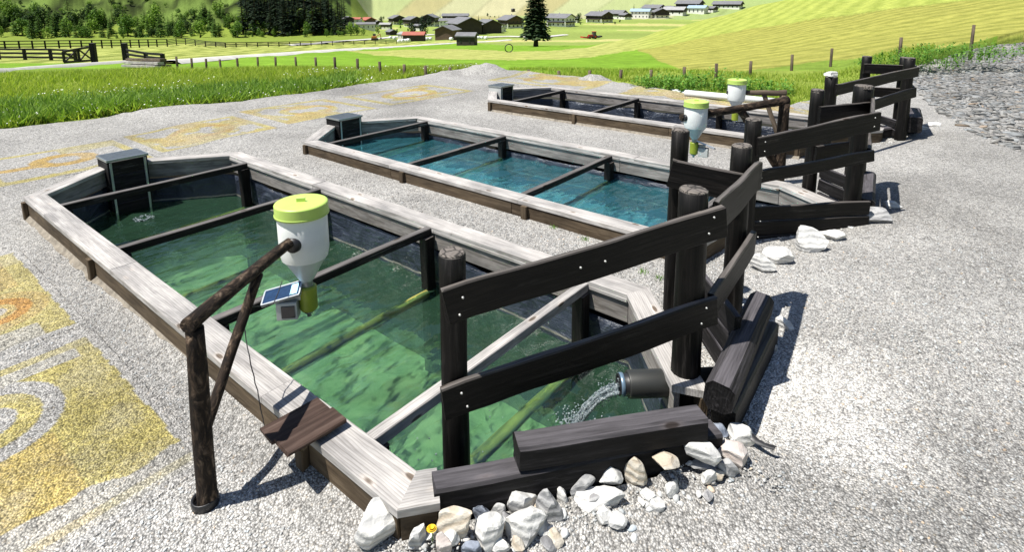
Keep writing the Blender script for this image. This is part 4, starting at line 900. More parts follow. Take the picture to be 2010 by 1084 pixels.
M['rockb'] = rock_mat('blue_grey_banded_stone', (.24, .27, .33), .9, (.10, .12, .16)); M['rockg'] = rock_mat('grey_slate_stone', (.36, .36, .36), .7, (.20, .20, .21)); M['rockp'] = rock_mat('pinkish_stone', (.52, .47, .44), .4, (.42, .34, .31))
def rock_me(sx, sy, sz, seed, cuts=13, sub=3):
    rn = random.Random(seed); bm = bmesh.new(); bmesh.ops.create_icosphere(bm, subdivisions=sub, radius=1); pl = []
    for i in range(cuts):
        d = Vector((rn.gauss(0, 1), rn.gauss(0, 1), rn.gauss(0, .9))).normalized(); pl.append((d, rn.uniform(.46, .80)))
    for v in bm.verts:
        p = v.co.copy()
        for d, h in pl:
            e = p.dot(d) - h
            if e > 0: p -= d * e * .985
        p *= 1 + .05 * noise.noise(p * 1.7 + Vector((seed, 0, 0))) + .045 * noise.noise(p * 5 + Vector((0, seed, 0))) + .03 * noise.noise(p * 13)
        v.co = Vector((p.x * sx, p.y * sy, p.z * sz))
    me = bpy.data.meshes.new('stone'); bm.to_mesh(me); bm.free(); return me
LB0, LB1 = onz(842, 943, .325), onz(1392, 843, .325); LBD = (LB1 - LB0).normalized(); LBN = Vector((LBD.y, -LBD.x, 0))
def stone(px, pyb, wpx, hpx, mat, label, depth=.8, sink=.22, rz=None, tilt=0, z=None, cuts=13, group='stones edging the basins', lean=None):
    zg = .1
    if lean is not None:      # resting against the near beam, lean metres in front of its face
        dr = ray(px, pyb); t_ = ((LB0 + LBN * (.065 + lean)).dot(LBN)) / (dr.x * LBN.x + dr.y * LBN.y); z = max(CAM_H + dr.z * t_, pz(dr.x * t_, dr.y * t_) - .03)
    if z is None:
        for _ in range(4): p = onz(px, pyb, zg); zg = pz(p.x, p.y)
        p = onz(px, pyb, zg)
    else: p = onz(px, pyb, z); zg = z
    dist = math.hypot(p.x, p.y) ; sl = math.hypot(dist, CAM_H - zg); f = ray(px, pyb); k_ = p.y / f.y / FPX   # metres per pixel there
    sx = wpx * k_ / 2 * 1.12; el = math.atan2(CAM_H - zg, dist); sy = sx * depth * .8
    sz = max(.3 * sx, (hpx * k_ * 1.05 - 1.1 * sy * math.sin(el)) / max(.45, math.cos(el)) / 2 * 1.1); sz = min(sz, sx * 1.5)
    rot = rz if rz is not None else random.uniform(-.35, .35)
    cen = Vector((p.x, p.y, 0)) + Vector((p.x, p.y, 0)).normalized() * sy * .55; cen.z = zg + sz * (1 - 2 * sink)
    mw = Matrix.Translation(cen) @ Matrix.Rotation(-math.atan2(p.x, p.y) + rot, 4, 'Z') @ Matrix.Rotation(tilt, 4, 'Y')
    o = obj('stone', rock_me(sx, sy, sz, random.randint(0, 9999), cuts), M[mat], None, mw); return tag(o, label, 'stone', group)
ST = [
 (740, 1068, 92, 95, 'rockw', 'big white boulder under the mitred corner of the near rail', .8, .2, 0), (815, 1075, 46, 55, 'rockw', 'small white stone between the big boulder and the lower beam', .8, .2, 0),
 (888, 1062, 85, 72, 'rocko', 'tilted white slab with an ochre streak against the lower beam', .6, .2, -.5, 0.05), (940, 1026, 38, 40, 'rockb', 'small blue-grey banded stone against the lower beam', .8, .2, .2, 0.03),
 (969, 1020, 27, 50, 'rockw', 'narrow upright pale stone right of the blue-grey banded stone', .8, .2, 0, 0.03), (1012, 1020, 80, 55, 'rockw', 'broad white stone with thin grey lines against the lower beam', .6, .2, .1, 0.04),
 (1072, 1030, 56, 66, 'rockg', 'grey-white wedge stone right of the lined white stone', .7, .2, 0, 0.05), (1024, 1080, 84, 78, 'rockw', 'large squarish white block at the front of the stone row', .8, .2, .1, 0.13),
 (952, 1088, 74, 74, 'rockw', 'rough white block left of the squarish front block', .8, .2, 0, 0.14), (922, 1092, 44, 34, 'rockb', 'dark speckled stone low at the bottom of the stone row', .8, .3, 0),
 (862, 1090, 34, 46, 'rockp', 'pinkish stone at the corner of the lower beam', .8, .2, 0), (1095, 992, 28, 46, 'rockw', 'small upright white stone behind the wedge stone', .8, .2, 0, 0.02),
 (1133, 978, 56, 44, 'rockg', 'grey tilted stone leaning on the lower beam', .6, .2, -.4, 0.02), (1192, 956, 66, 46, 'rockw', 'round white stone against the middle of the lower beam', .7, .2, 0, 0.03),
 (1165, 1000, 128, 50, 'rockw', 'long low white stone in front of the round white one', .5, .35, -.15, 0.1), (1243, 962, 46, 74, 'rocko', 'upright pointed white stone with an ochre face', .7, .2, .1, 0.05),
 (1296, 920, 64, 36, 'rocko', 'low ochre stone half sunk in the gravel', .8, .4, 0, 0.08), (1362, 914, 74, 56, 'rockw', 'layered white slab below the upper beam\'s right end', .7, .25, 0, 0.06),
 (1405, 860, 44, 30, 'rockb', 'dark blue-grey stone in the shade of the long charcoal beam', .8, .3, 0), (1447, 876, 52, 48, 'rockw', 'white stone at the near end of the long charcoal beam', .8, .25, 0),
 (1434, 916, 84, 56, 'rockp', 'white stone with a pink vein near the black cloth strip', .8, .3, .15), (1418, 936, 52, 46, 'rockg', 'grey grooved splinter stone leaning right', .5, .3, .7),
 (1372, 930, 60, 26, 'rockg', 'thin grey slab under the layered white slab', .8, .3, 0), (1402, 946, 34, 26, 'rocko', 'small tan rounded stone in front of the grooved splinter', .8, .25, 0),
 (1500, 700, 44, 50, 'rockg', 'grey stone in the shade right of the long charcoal beam', .8, .3, 0), (1470, 660, 36, 40, 'rockg', 'small grey stone in the shade below the far end of the long charcoal beam', .8, .3, 0), (1530, 650, 44, 40, 'rockw', 'white stone right of the long charcoal beam\'s far end', .8, .35, 0),
 (1492, 540, 52, 44, 'rockw', 'white stone at the left end of the middle stone row', .8, .2, 0), (1527, 525, 58, 46, 'rockw', 'round speckled white stone, second in the middle stone row', .8, .2, 0),
 (1582, 500, 80, 58, 'rockw', 'biggest craggy white stone in front of the black retaining boards', .8, .2, 0), (1630, 478, 48, 30, 'rockw', 'low white stone right of the craggy one', .8, .3, 0),
 (1662, 452, 54, 26, 'rockw', 'flat white stone leaning on the retaining boards', .7, .3, .25), (1712, 446, 82, 48, 'rockg', 'broad pale grey boulder at the right end of the middle stone row', .7, .25, 0), (1745, 416, 34, 22, 'rockw', 'small white stone behind the pale grey boulder', .8, .3, 0),
 (1632, 312, 62, 26, 'rockw', 'flat white stone seen between the rails of the middle fence', .8, .3, 0), (1668, 302, 18, 24, 'rockw', 'small upright white stone beside the thick post of the middle fence', .8, .2, 0), (1613, 406, 36, 26, 'rockw', 'little white stone at the middle basin\'s near end', .8, .3, 0),
 (1738, 276, 34, 14, 'rockw', 'leftmost white stone along the flat grey beam', .8, .3, 0), (1772, 270, 34, 14, 'rockw', 'middle white stone along the flat grey beam', .8, .3, 0), (1805, 263, 28, 16, 'rockw', 'right white stone beside the squat dark beam', .8, .3, 0), (1832, 256, 26, 14, 'rockw', 'rightmost white stone beyond the squat dark beam', .8, .3, 0)]
for s in ST: stone(s[0], s[1], s[2] * 1.04, s[3] * 1.0, s[4], s[5], s[6], s[7], tilt=s[8], lean=s[9] if len(s) > 9 else None)
for i in range(30):
    u = random.uniform(-.02, 1.06); ln = random.choice([.02, .05, .09, .14]); p = LB0.lerp(LB1, u) + LBN * (.065 + ln + random.uniform(0, .05)); s_ = random.uniform(.018, .05)
    tag(obj('stone', rock_me(s_ * 1.25, s_ * .9, s_ * .8, random.randint(0, 9999), 13, 2), M[random.choice(['rockw', 'rockw', 'rockw', 'rockg', 'rocko'])], None, Matrix.Translation((p.x, p.y, pz(p.x, p.y) + s_ * .35)) @ Matrix.Rotation(random.uniform(0, 6), 4, 'Z') @ Matrix.Rotation(random.uniform(-.6, .6), 4, 'X')), 'small angular stone packed between the larger stones along the near beams', 'stone', 'small stones along the near beams')
# stone cap on the post of the farthest fence
tag(obj('stone', rock_me(.135, .12, .05, 77), M['rockw'], None, Matrix.Translation((R1[0], R1[1], 1.375))), 'flat white stone resting on top of a black fence post', 'stone')
# small rubble between the stones, along the edges of the pools and under the rails
def keep_edge(x, y):
    k = np.zeros(x.shape, bool)
    for kk in range(3):
        a = (x - PO[kk].x) * AX.x + (y - PO[kk].y) * AX.y; b = (x - PO[kk].x) * BX.x + (y - PO[kk].y) * BX.y
        k |= pip(a, b, offset_poly(POLY[kk], -.20)) & (a > PL[kk] + .05) & ~pip(a, b, offset_poly(POLY[kk], -.02))
    return k
scatter_pebbles(45000, (-.6, 9, 1.6, 11), .006, .026, 9, keep_edge, name='edge_rubble', label='pale rubble packed between the stones at the basin ends', shade=(.3, .66))
def keep_rub(x, y):
    d = np.hypot(x, y); az = np.degrees(np.arctan2(x, y)); e = edge_d(np.arctan2(x, y))
    return (az > 33 + 26 / np.maximum(d - 8.4, .3)) & (d < e) & (d > 8.8) & (az < 48)
scatter_pebbles(130000, (5, 27, 6, 30), .014, .11, 11, keep_rub, flat=.2, name='slate_rubble', label='flat grey slate rubble on the bank at the right', shade=(.09, .30))
# gravel heap on the far edge and a black cloth strip
def heap(label, px, py, rw, h, seed):
    p = onz(px, py, .05); V = []; n, r_ = 40, 12
    for i in range(r_ + 1):
        for j in range(n):
            a = 2 * math.pi * j / n; rr = rw * i / r_; wob = 1 + .25 * noise.noise((math.cos(a) * 1.5 + seed, math.sin(a) * 1.5, 0)); x, y = rr * math.cos(a) * wob * 1.3, rr * math.sin(a) * wob
            V.append((x, y, h * (math.cos(math.pi * min(1, i / r_)) * .5 + .5) * (1 + .3 * noise.noise((x * 1.3 + seed, y * 1.3, 0))) - .06 + .05 * noise.noise((x * 5, y * 5, seed))))
    F = [(i * n + j, i * n + (j + 1) % n, (i + 1) * n + (j + 1) % n, (i + 1) * n + j) for i in range(r_) for j in range(n)]
    me = mesh('heap', V, [f[::-1] for f in F], True); colattr(me, np.ones(3) * 1.0); tag(obj('gravel_heap', me, M['gravel'], None, Matrix.Translation((p.x, p.y, pz(p.x, p.y) - .05))), label, 'gravel heap')
heap('pale gravel heap at the far corner of the gravel yard', 950, 141, 1.1, .34, 3); heap('low gravel hump on the yard edge behind the farthest basin', 1165, 160, .6, .26, 8)
a = onz(1450, 830, .22); cpts = [onz(1452, 838, .23), onz(1462, 856, .235), onz(1478, 872, .22), onz(1496, 882, .215), onz(1516, 888, .215)]
V = []
for i, p in enumerate(cpts): w_ = .022 - .003 * i; V += [p + Vector((-w_, -w_ * .6, .0)), p + Vector((0, 0, .02)), p + Vector((w_, w_ * .6, .004))]
F = [(i * 3 + j, (i + 1) * 3 + j, (i + 1) * 3 + j + 1, i * 3 + j + 1) for i in range(4) for j in range(2)]
tag(obj('cloth_strip', mesh('strip', V, F, True), M['blackpl']), 'black strip of geotextile poking out of the gravel', 'cloth strip')
# white pipes lying behind the farthest basin
for (u0, u1, lab) in (((1318, 178), (1475, 203), 'upper white pipe lying on the ground behind the farthest basin'), ((1345, 192), (1535, 213), 'lower white pipe lying in front of the upper one')):
    p, q = onz(*u0, .1), onz(*u1, .1); r = .08; p.z = q.z = pz(p.x, p.y) + r * .9
    m_ = frame(p, q, (0, 0, 1)); l = (q - p).length; tag(obj('white_pipe', xlathe([(.07, -l / 2 + .3), (.07, -l / 2), (r, -l / 2), (r, l / 2), (.07, l / 2), (.07, l / 2 - .3)], 20), M['whitepipe'], None, m_), lab, 'pipe', 'white pipes on the ground')
# yellow dandelion at the bottom edge
fp = onz(840, 1080, .13); fl = thing('dandelion', 'small yellow flower among the white stones', 'flower', (fp.x, fp.y, pz(fp.x, fp.y)))
M['yellow'] = plain('flower_yellow', (.75, .50, .02), .7); M['stem'] = plain('flower_stem', (.12, .22, .04), .7)
obj('stem', tube_me([(0, 0, -.02), (.004, 0, .04), (.0, .0, .07)], .0025, 5), M['stem'], fl, MWD[fl.name])
V = []; F = []
for ly in range(3):
    for j in range(14):
        a = 2 * math.pi * (j + ly * .3) / 14; r = .022 - .005 * ly; c_, s_ = math.cos(a), math.sin(a); n_ = len(V); w_ = .004
        V += [(-s_ * w_ * .4, c_ * w_ * .4, .07), (s_ * w_ * .4, -c_ * w_ * .4, .07), (c_ * r + s_ * w_, s_ * r - c_ * w_, .074 + .005 * ly), (c_ * r - s_ * w_, s_ * r + c_ * w_, .074 + .005 * ly)]; F.append((n_, n_ + 1, n_ + 2, n_ + 3))
obj('petals', mesh('petals', V, F), M['yellow'], fl, MWD[fl.name])
# ------------------------------------------------------------------ foliage helpers
def leaf_mat(name, c0, c1, c2, trans=.25):
    m, t, b = newmat(name); g = t.nodes.new('ShaderNodeNewGeometry'); r = ramp(t, [(0, c0), (.55, c1), (1, c2)], g.outputs['Random Per Island'])
    L(t, r.outputs[0], b.inputs['Base Color']); b.inputs['Roughness'].default_value = .7; b.inputs['Specular IOR Level'].default_value = .15
    out = t.nodes['Material Output']; tl = t.nodes.new('ShaderNodeBsdfTranslucent'); L(t, mixc(t, 1, r.outputs[0], (1.3, 1.4, .6), 'MULTIPLY'), tl.inputs[0]); mx = t.nodes.new('ShaderNodeMixShader'); mx.inputs[0].default_value = trans
    L(t, b.outputs[0], mx.inputs[1]); L(t, tl.outputs[0], mx.inputs[2]); L(t, mx.outputs[0], out.inputs[0]); return m
M['spruce'] = leaf_mat('spruce_needles', (.010, .022, .010), (.022, .045, .016), (.055, .085, .028), .1)
M['darkspruce'] = leaf_mat('dark_spruce_needles', (.006, .013, .008), (.012, .026, .012), (.03, .055, .02), .08)
M['leafA'] = leaf_mat('mid_green_leaves', (.03, .07, .012), (.085, .17, .028), (.17, .28, .05)); M['leafB'] = leaf_mat('yellow_green_leaves', (.06, .12, .016), (.15, .26, .035), (.26, .38, .07)); M['leafC'] = leaf_mat('dark_green_leaves', (.010, .028, .008), (.028, .060, .015), (.065, .11, .025))
M['grassA'] = leaf_mat('meadow_grass', (.15, .23, .028), (.30, .40, .055), (.46, .50, .13), .4); M['weed'] = leaf_mat('weed_leaves', (.06, .15, .025), (.13, .28, .04), (.22, .38, .08), .3); M['tallweed'] = leaf_mat('tall_weed_leaves', (.08, .16, .03), (.17, .29, .05), (.30, .42, .09), .35)
M['petalw'] = plain('white_petals', (.80, .80, .76), .8); M['trunk'] = wood('tree_bark', (.02, .015, .012), (.05, .04, .03), (.10, .08, .06), .9, 6, .8)
def conifer_me(h, r, tiers, per, seed, blen=1.0):
    rn = random.Random(seed); V = []; F = []
    for i in range(tiers):
        u = i / (tiers - 1); z = h * (.10 + .89 * u); rr = r * (1 - u) ** (.8 * blen) * rn.uniform(.82, 1.12) + .04 * r; nb = max(4, int(per * (1 - u * .6)))
        for j in range(nb):
            a = rn.uniform(0, 6.283); l = rr * rn.uniform(.55, 1.08); droop = -.28 * l * (1 - u) + .12 * l * u; d = Vector((math.cos(a), math.sin(a), 0)); s = Vector((-d.y, d.x, 0)); zz = z + rn.uniform(-.5, .5) * h / tiers
            nseg = 3
            for q in range(nseg):
                t0, t1 = .18 + .82 * q / nseg, .18 + .82 * (q + 1.15) / nseg
                p0 = d * l * t0 + Vector((0, 0, zz + droop * t0 * t0)); p1 = d * l * min(t1, 1) + Vector((0, 0, zz + droop * t1 * t1)); w = l * .22 * (1.15 - t0) + .06 * r
                for sg in (-1, 1):
                    k = len(V); V += [p0, p0.lerp(p1, .6) + s * sg * w + Vector((0, 0, -w * .35 + rn.uniform(-.1, .1) * w)), p1]; F.append((k, k + 1, k + 2))
    return mesh('crown', V, F)
def crown_me(rx, rz, n, seed, leaf, lumps=7, zc=0):
    rn = random.Random(seed); V = []; F = []; C_ = []
    for i in range(lumps):
        a = rn.uniform(0, 6.28); q = rn.uniform(.1, .75); zz = rn.uniform(-.75, .85); k = math.sqrt(max(0, 1 - zz * zz * .8)); C_.append((Vector((math.cos(a) * q * rx * k, math.sin(a) * q * rx * k, zz * rz * .8)), rn.uniform(.28, .52)))
    for i in range(n):
        c, s = C_[rn.randrange(lumps)]; d = Vector((rn.gauss(0, 1), rn.gauss(0, 1), rn.gauss(0, 1))).normalized(); rr = rn.uniform(.55, 1.05) ** .6; p = c + Vector((d.x * rx * s, d.y * rx * s, d.z * rz * s * 1.1)) * rr
        nrm = (d + Vector((rn.gauss(0, .5), rn.gauss(0, .5), rn.gauss(0, .5) + .4))).normalized(); u = nrm.orthogonal().normalized(); v = nrm.cross(u); a = rn.uniform(0, 6.28); u, v = u * math.cos(a) + v * math.sin(a), v * math.cos(a) - u * math.sin(a)
        l = leaf * rn.uniform(.6, 1.4); k = len(V); V += [p - u * l, p + v * l * .55, p + u * l, p - v * l * .55]; F.append((k, k + 1, k + 2, k + 3))
    for v in V: v.z += zc
    return mesh('crown', V, F)
def trunk_me(h, r, seed=0):
    rs = []
    for i in range(7):
        u = i / 6; rr = r * (1.25 - u * .95) * (1.3 if i == 0 else 1); rs.append([(rr * math.cos(2 * math.pi * j / 8) + .15 * r * math.sin(u * 4 + seed), rr * math.sin(2 * math.pi * j / 8), h * u) for j in range(8)])
    return mesh('trunk', *rings(rs), smoothf=True)
def tree(name, label, group, loc_, crown, trunk, mat, sc=1, rz=0, zs=1):
    r = thing(name, label, 'tree', tuple(loc_), rz, group); mw = MWD[r.name] @ Matrix.Diagonal((sc, sc, sc * zs, 1))
    obj('trunk', trunk, M['trunk'], r, mw); o = bpy.data.objects.new('crown', crown)
    if not crown.materials: crown.materials.append(None)
    place(o, mw, r); o.material_slots[0].link = 'OBJECT'; o.material_slots[0].material = M[mat]; return r
def span(px, yb): p = hit(px, yb); return p, math.hypot(p.x, p.y) * 1.02 / FPX    # place and metres per pixel
# lone spruce
p, k_ = span(1053, 91); hS = 112 * k_
sp = thing('spruce_tree', 'tall lone spruce with a bare trunk foot, in the middle of the meadow', 'tree', tuple(p)); mw = MWD[sp.name]
obj('trunk', trunk_me(hS * .96, hS * .028), M['trunk'], sp, mw); obj('crown', conifer_me(hS, 29 * k_, 44, 44, 5, .5), M['spruce'], sp, mw @ Matrix.Translation((0, 0, hS * .09)))
# dark conifer wood and the row of trees under the bank
CM = [conifer_me(1, .17, 24, 13, s) for s in (1, 2, 3)]; TRK = trunk_me(.9, .016)
rn = random.Random(4)
for (lo_, hi_, n_, mat, h0, h1, d0, d1) in ((478, 682, 48, 'darkspruce', 72, 110, 258, 298), (300, 480, 9, 'darkspruce', 30, 50, 300, 340)):
    for i in range(n_):
        px = lo_ + (hi_ - lo_) * (i + rn.uniform(.2, .8)) / n_; d = rn.uniform(d0, d1); q = far(px, d / math.cos(azpx(px))); hm = rn.uniform(h0, h1) * d / FPX * (1.0 if px < 655 else .62); w = rn.uniform(.9, 1.3)
        edge = n_ == 48
        tree('conifer', 'dark conifer in the dense wood at the foot of the valley side' if edge else 'dark conifer standing alone up on the grassy bank', 'conifers of the dark wood' if edge else 'conifers up on the bank', q, CM[i % 3], TRK, mat, hm, rn.uniform(0, 6), 1)
BM = [crown_me(.36, .46, 620, s, .042, 11, .50) for s in (11, 12, 13, 14)]; BT = trunk_me(.6, .025); LM = [conifer_me(1, .26, 17, 15, s, .8) for s in (21, 22)]
for i in range(210):
    px = -40 + 720 * (i + rn.uniform(0, 1)) / 210; d = rn.uniform(250, 286); q = far(px, d / math.cos(azpx(px))); hp = rn.choice([16, 21, 27, 33, 40]) * rn.uniform(.85, 1.15) * (1 if px < 480 else .62); hm = hp * d / FPX; lar = rn.random() < .5
    lab, grp = ('bushy light green tree in the row under the bank', 'light trees under the bank') if i % 3 == 0 else ('mid green bushy tree in the row under the bank', 'mid green trees under the bank') if i % 3 == 1 else ('dark green bushy tree in the row under the bank', 'dark green trees under the bank')
    if lar: tree('larch_tree', 'slim pointed larch in the row under the bank', 'larches under the bank', q, LM[i % 2], TRK, 'leafA', hm * 1.1, rn.uniform(0, 6))
    else: tree('bushy_tree', lab, grp, q, BM[i % 4], BT, ('leafB', 'leafA', 'leafC')[i % 3], hm * 1.05, rn.uniform(0, 6), rn.uniform(.85, 1.1))
for i in range(70):
    px = 5 + 470 * rn.random(); d = rn.uniform(280, 325); q = far(px, d / math.cos(azpx(px))); hm = rn.uniform(8, 20) * d / FPX
    tree('bank_shrub', 'shrub scattered over the rough grassy bank', 'shrubs on the bank', (q.x, q.y, q.z - .6), BM[i % 4], BT, ('leafA', 'leafC', 'leafB')[i % 3], hm, rn.uniform(0, 6), .8)
# village trees: (px, foot row, height px, width factor, crown kind, label)
for px, yb, hp, wf, kind, mat, lab in ((750, 42, 13, 1.0, 'b', 'leafC', 'round dark tree behind the low grey-roofed village house'), (809, 64, 26, .75, 'b', 'darkspruce', 'dark tree left of the tallest village tree'), (836, 66, 37, .72, 'b', 'darkspruce', 'tallest dark village tree, behind the red-roofed shed'),
    (866, 51, 28, .42, 'c', 'darkspruce', 'slim dark conifer left of the long grey-roofed inn'), (1138, 45, 19, .5, 'b', 'leafC', 'narrow dark tree right of the white farmhouse'), (1246, 23, 14, .7, 'c', 'darkspruce', 'small dark conifer above the pale blue roof'), (1109, 33, 8, .7, 'c', 'darkspruce', 'tiny conifer behind the white farmhouse roof'),
    (926, 40, 10, .6, 'c', 'darkspruce', 'first small conifer behind the black barns'), (941, 40, 13, .6, 'c', 'darkspruce', 'tallest small conifer behind the black barns'), (947, 41, 10, .6, 'c', 'darkspruce', 'small conifer right of the tallest one behind the barns'), (962, 43, 13, .6, 'c', 'darkspruce', 'last small conifer behind the black barns'),
    (981, 36, 9, .6, 'c', 'darkspruce', 'leftmost of the tiny conifers behind the brown chalet'), (989, 36, 8, .6, 'c', 'darkspruce', 'second of the tiny conifers behind the brown chalet'), (997, 36, 8, .6, 'c', 'darkspruce', 'third of the tiny conifers behind the brown chalet'),
    (690, 66, 26, .7, 'b', 'leafB', 'light green pointed tree at the right end of the wood'), (702, 66, 22, .8, 'b', 'leafA', 'bushy green tree second from the end of the wood'), (715, 66, 14, .9, 'b', 'leafB', 'low bush at the end of the tree row before the village'), (744, 63, 17, .9, 'b', 'leafB', 'light green bush beside the small village sheds'), (788, 48, 12, .9, 'b', 'leafA', 'green bush in front of the dark gabled chalet')):
    p, k_ = span(px, yb); hm = hp * k_
    if kind == 'c': tree('conifer', lab, 'village trees', p, CM[int(px) % 3], TRK, mat, hm, 0)
    else: tree('village_tree', lab, 'village trees', p, BM[int(px) % 4], BT, mat, hm, 0, 1)

for i in range(60):
    px = rn.uniform(690, 1240); yb = rn.uniform(36, 62) - .02 * (px - 690); p, k_ = span(px, yb); hm = rn.uniform(3.5, 8) * k_
    tree('garden_shrub', 'small garden shrub between the village houses', 'garden shrubs in the village', p, BM[i % 4], BT, ('leafA', 'leafC', 'leafC')[i % 3], hm, rn.uniform(0, 6), .9)
# ------------------------------------------------------------------ village houses
M['stucco'] = plain('white_stucco', (.70, .69, .66), .9, 0, .06, .4); M['hwood'] = plain('dark_house_timber', (.035, .027, .022), .85, 0, .3, .8); M['hbrown'] = plain('brown_house_timber', (.085, .055, .035), .85, 0, .3, .8)
M['slate'] = plain('grey_slate_roof', (.15, .15, .16), .7, 0, .25, .6, .3); M['lslate'] = plain('pale_grey_roof', (.30, .30, .30), .7, 0, .2, .6, .3); M['rtile'] = plain('red_tile_roof', (.33, .10, .07), .8, 0, .2, .6); M['blueroof'] = plain('pale_blue_metal_roof', (.32, .42, .52), .45, .1, .1, .5); M['pane'] = plain('dark_window_pane', (.02, .024, .03), .2); M['concrete'] = plain('pale_concrete', (.55, .53, .49), .9, 0, .1, .5)
def house(name, label, cat, px, yb, wpx, hpx, rz, lw, wall, upper, roof, pitch=.42, wins=(3, 2), over=.09, balc=False, split_=.58, chim=True, dd=None):
    """gable faces local -y; wpx/hpx: size in the photograph; lw: ridge length over gable width"""
    p, k_ = span(px, yb)
    ca, sa = abs(math.cos(rz)), abs(math.sin(rz)); w = wpx * k_ / (ca + lw * sa) * 1.06; l = w * lw; H = hpx * k_ * 1.1; rh = min(w / 2 * pitch, H * .6); eh = H - rh
    base = p + Vector((p.x, p.y, 0)).normalized() * (l * ca + w * sa) * .4
    r = thing(name, label, cat, (base.x, base.y, p.z - .2), -math.atan2(p.x, p.y) + rz, 'village buildings'); mw = MWD[r.name]; x, y = w / 2, l / 2; ez = eh
    def add(nm, v, f, mat, par=r): return obj(nm, mesh(nm, v, f), M[mat], par, mw)
    z1 = ez * split_ if upper else ez
    v, f = prism([(-x, -y), (x, -y), (x, y), (-x, y)], -2.5, z1 if upper else ez)
    if not upper:
        v += [(0, -y, ez + rh), (0, y, ez + rh)]; f = f[:1] + f[2:] + [(4, 5, 8), (6, 7, 9)]
    add('wall', v, f, wall)
    if upper:
        x2, y2 = x + .06, y + .06; v, f = prism([(-x2, -y2), (x2, -y2), (x2, y2), (-x2, y2)], z1, ez); v += [(0, -y2, ez + rh * 1.0), (0, y2, ez + rh)]; f = f[:1] + f[2:] + [(4, 5, 8), (6, 7, 9)]; add('upper_wall', v, f, upper)
    ov = w * over; xo, yo = x + ov, y + ov * 1.2; sl = rh / x; th = max(.25, w * .018)
    for s in (-1, 1):
        v = [(0, -yo, ez + rh + .02), (s * xo, -yo, ez - ov * sl + .02), (s * xo, yo, ez - ov * sl + .02), (0, yo, ez + rh + .02)]; v += [(a, b_, c + th) for a, b_, c in v]
        f = [(0, 1, 2, 3), (4, 7, 6, 5), (0, 4, 5, 1), (1, 5, 6, 2), (2, 6, 7, 3), (3, 7, 4, 0)]
        if s > 0: f = [q[::-1] for q in f]
        rf = add('roof', v, f, roof)
    if chim: cv, cf = bxl(x * .3, y * .3, ez + rh * .95, w * .05, w * .05, rh * .9); add('chimney', cv, cf, 'concrete', rf)
    n, fl = wins
    for ff_ in range(fl):
        zc = ez * (ff_ + .55) / fl; mz = 'pane'
        for i in range(n):
            xx = -x + w * (i + .5) / n; o_ = .075 if upper and zc > z1 else .02; wv, wf = bxl(xx, -y - o_, zc, w * .085, .10, ez / fl * .42); add('window', wv, wf, mz)
        m_ = max(2, int(n * lw))
        for i in range(m_):
            yy = -y + l * (i + .5) / m_
            for s in (-1, 1): o_ = .075 if upper and zc > z1 else .02; wv, wf = bxl(s * (x + o_), yy, zc, .10, w * .085, ez / fl * .42); add('window', wv, wf, mz)
    if balc:
        zb = ez * .52
        bv, bf = bxl(0, -y - w * .06, zb, w * .92, w * .12, ez * .13); add('balcony', bv, bf, 'hwood')
        for s in (-1, 1): bv, bf = bxl(s * (x + w * .05), 0, zb, w * .10, l * .9, ez * .13); add('balcony', bv, bf, 'hwood')
    return r
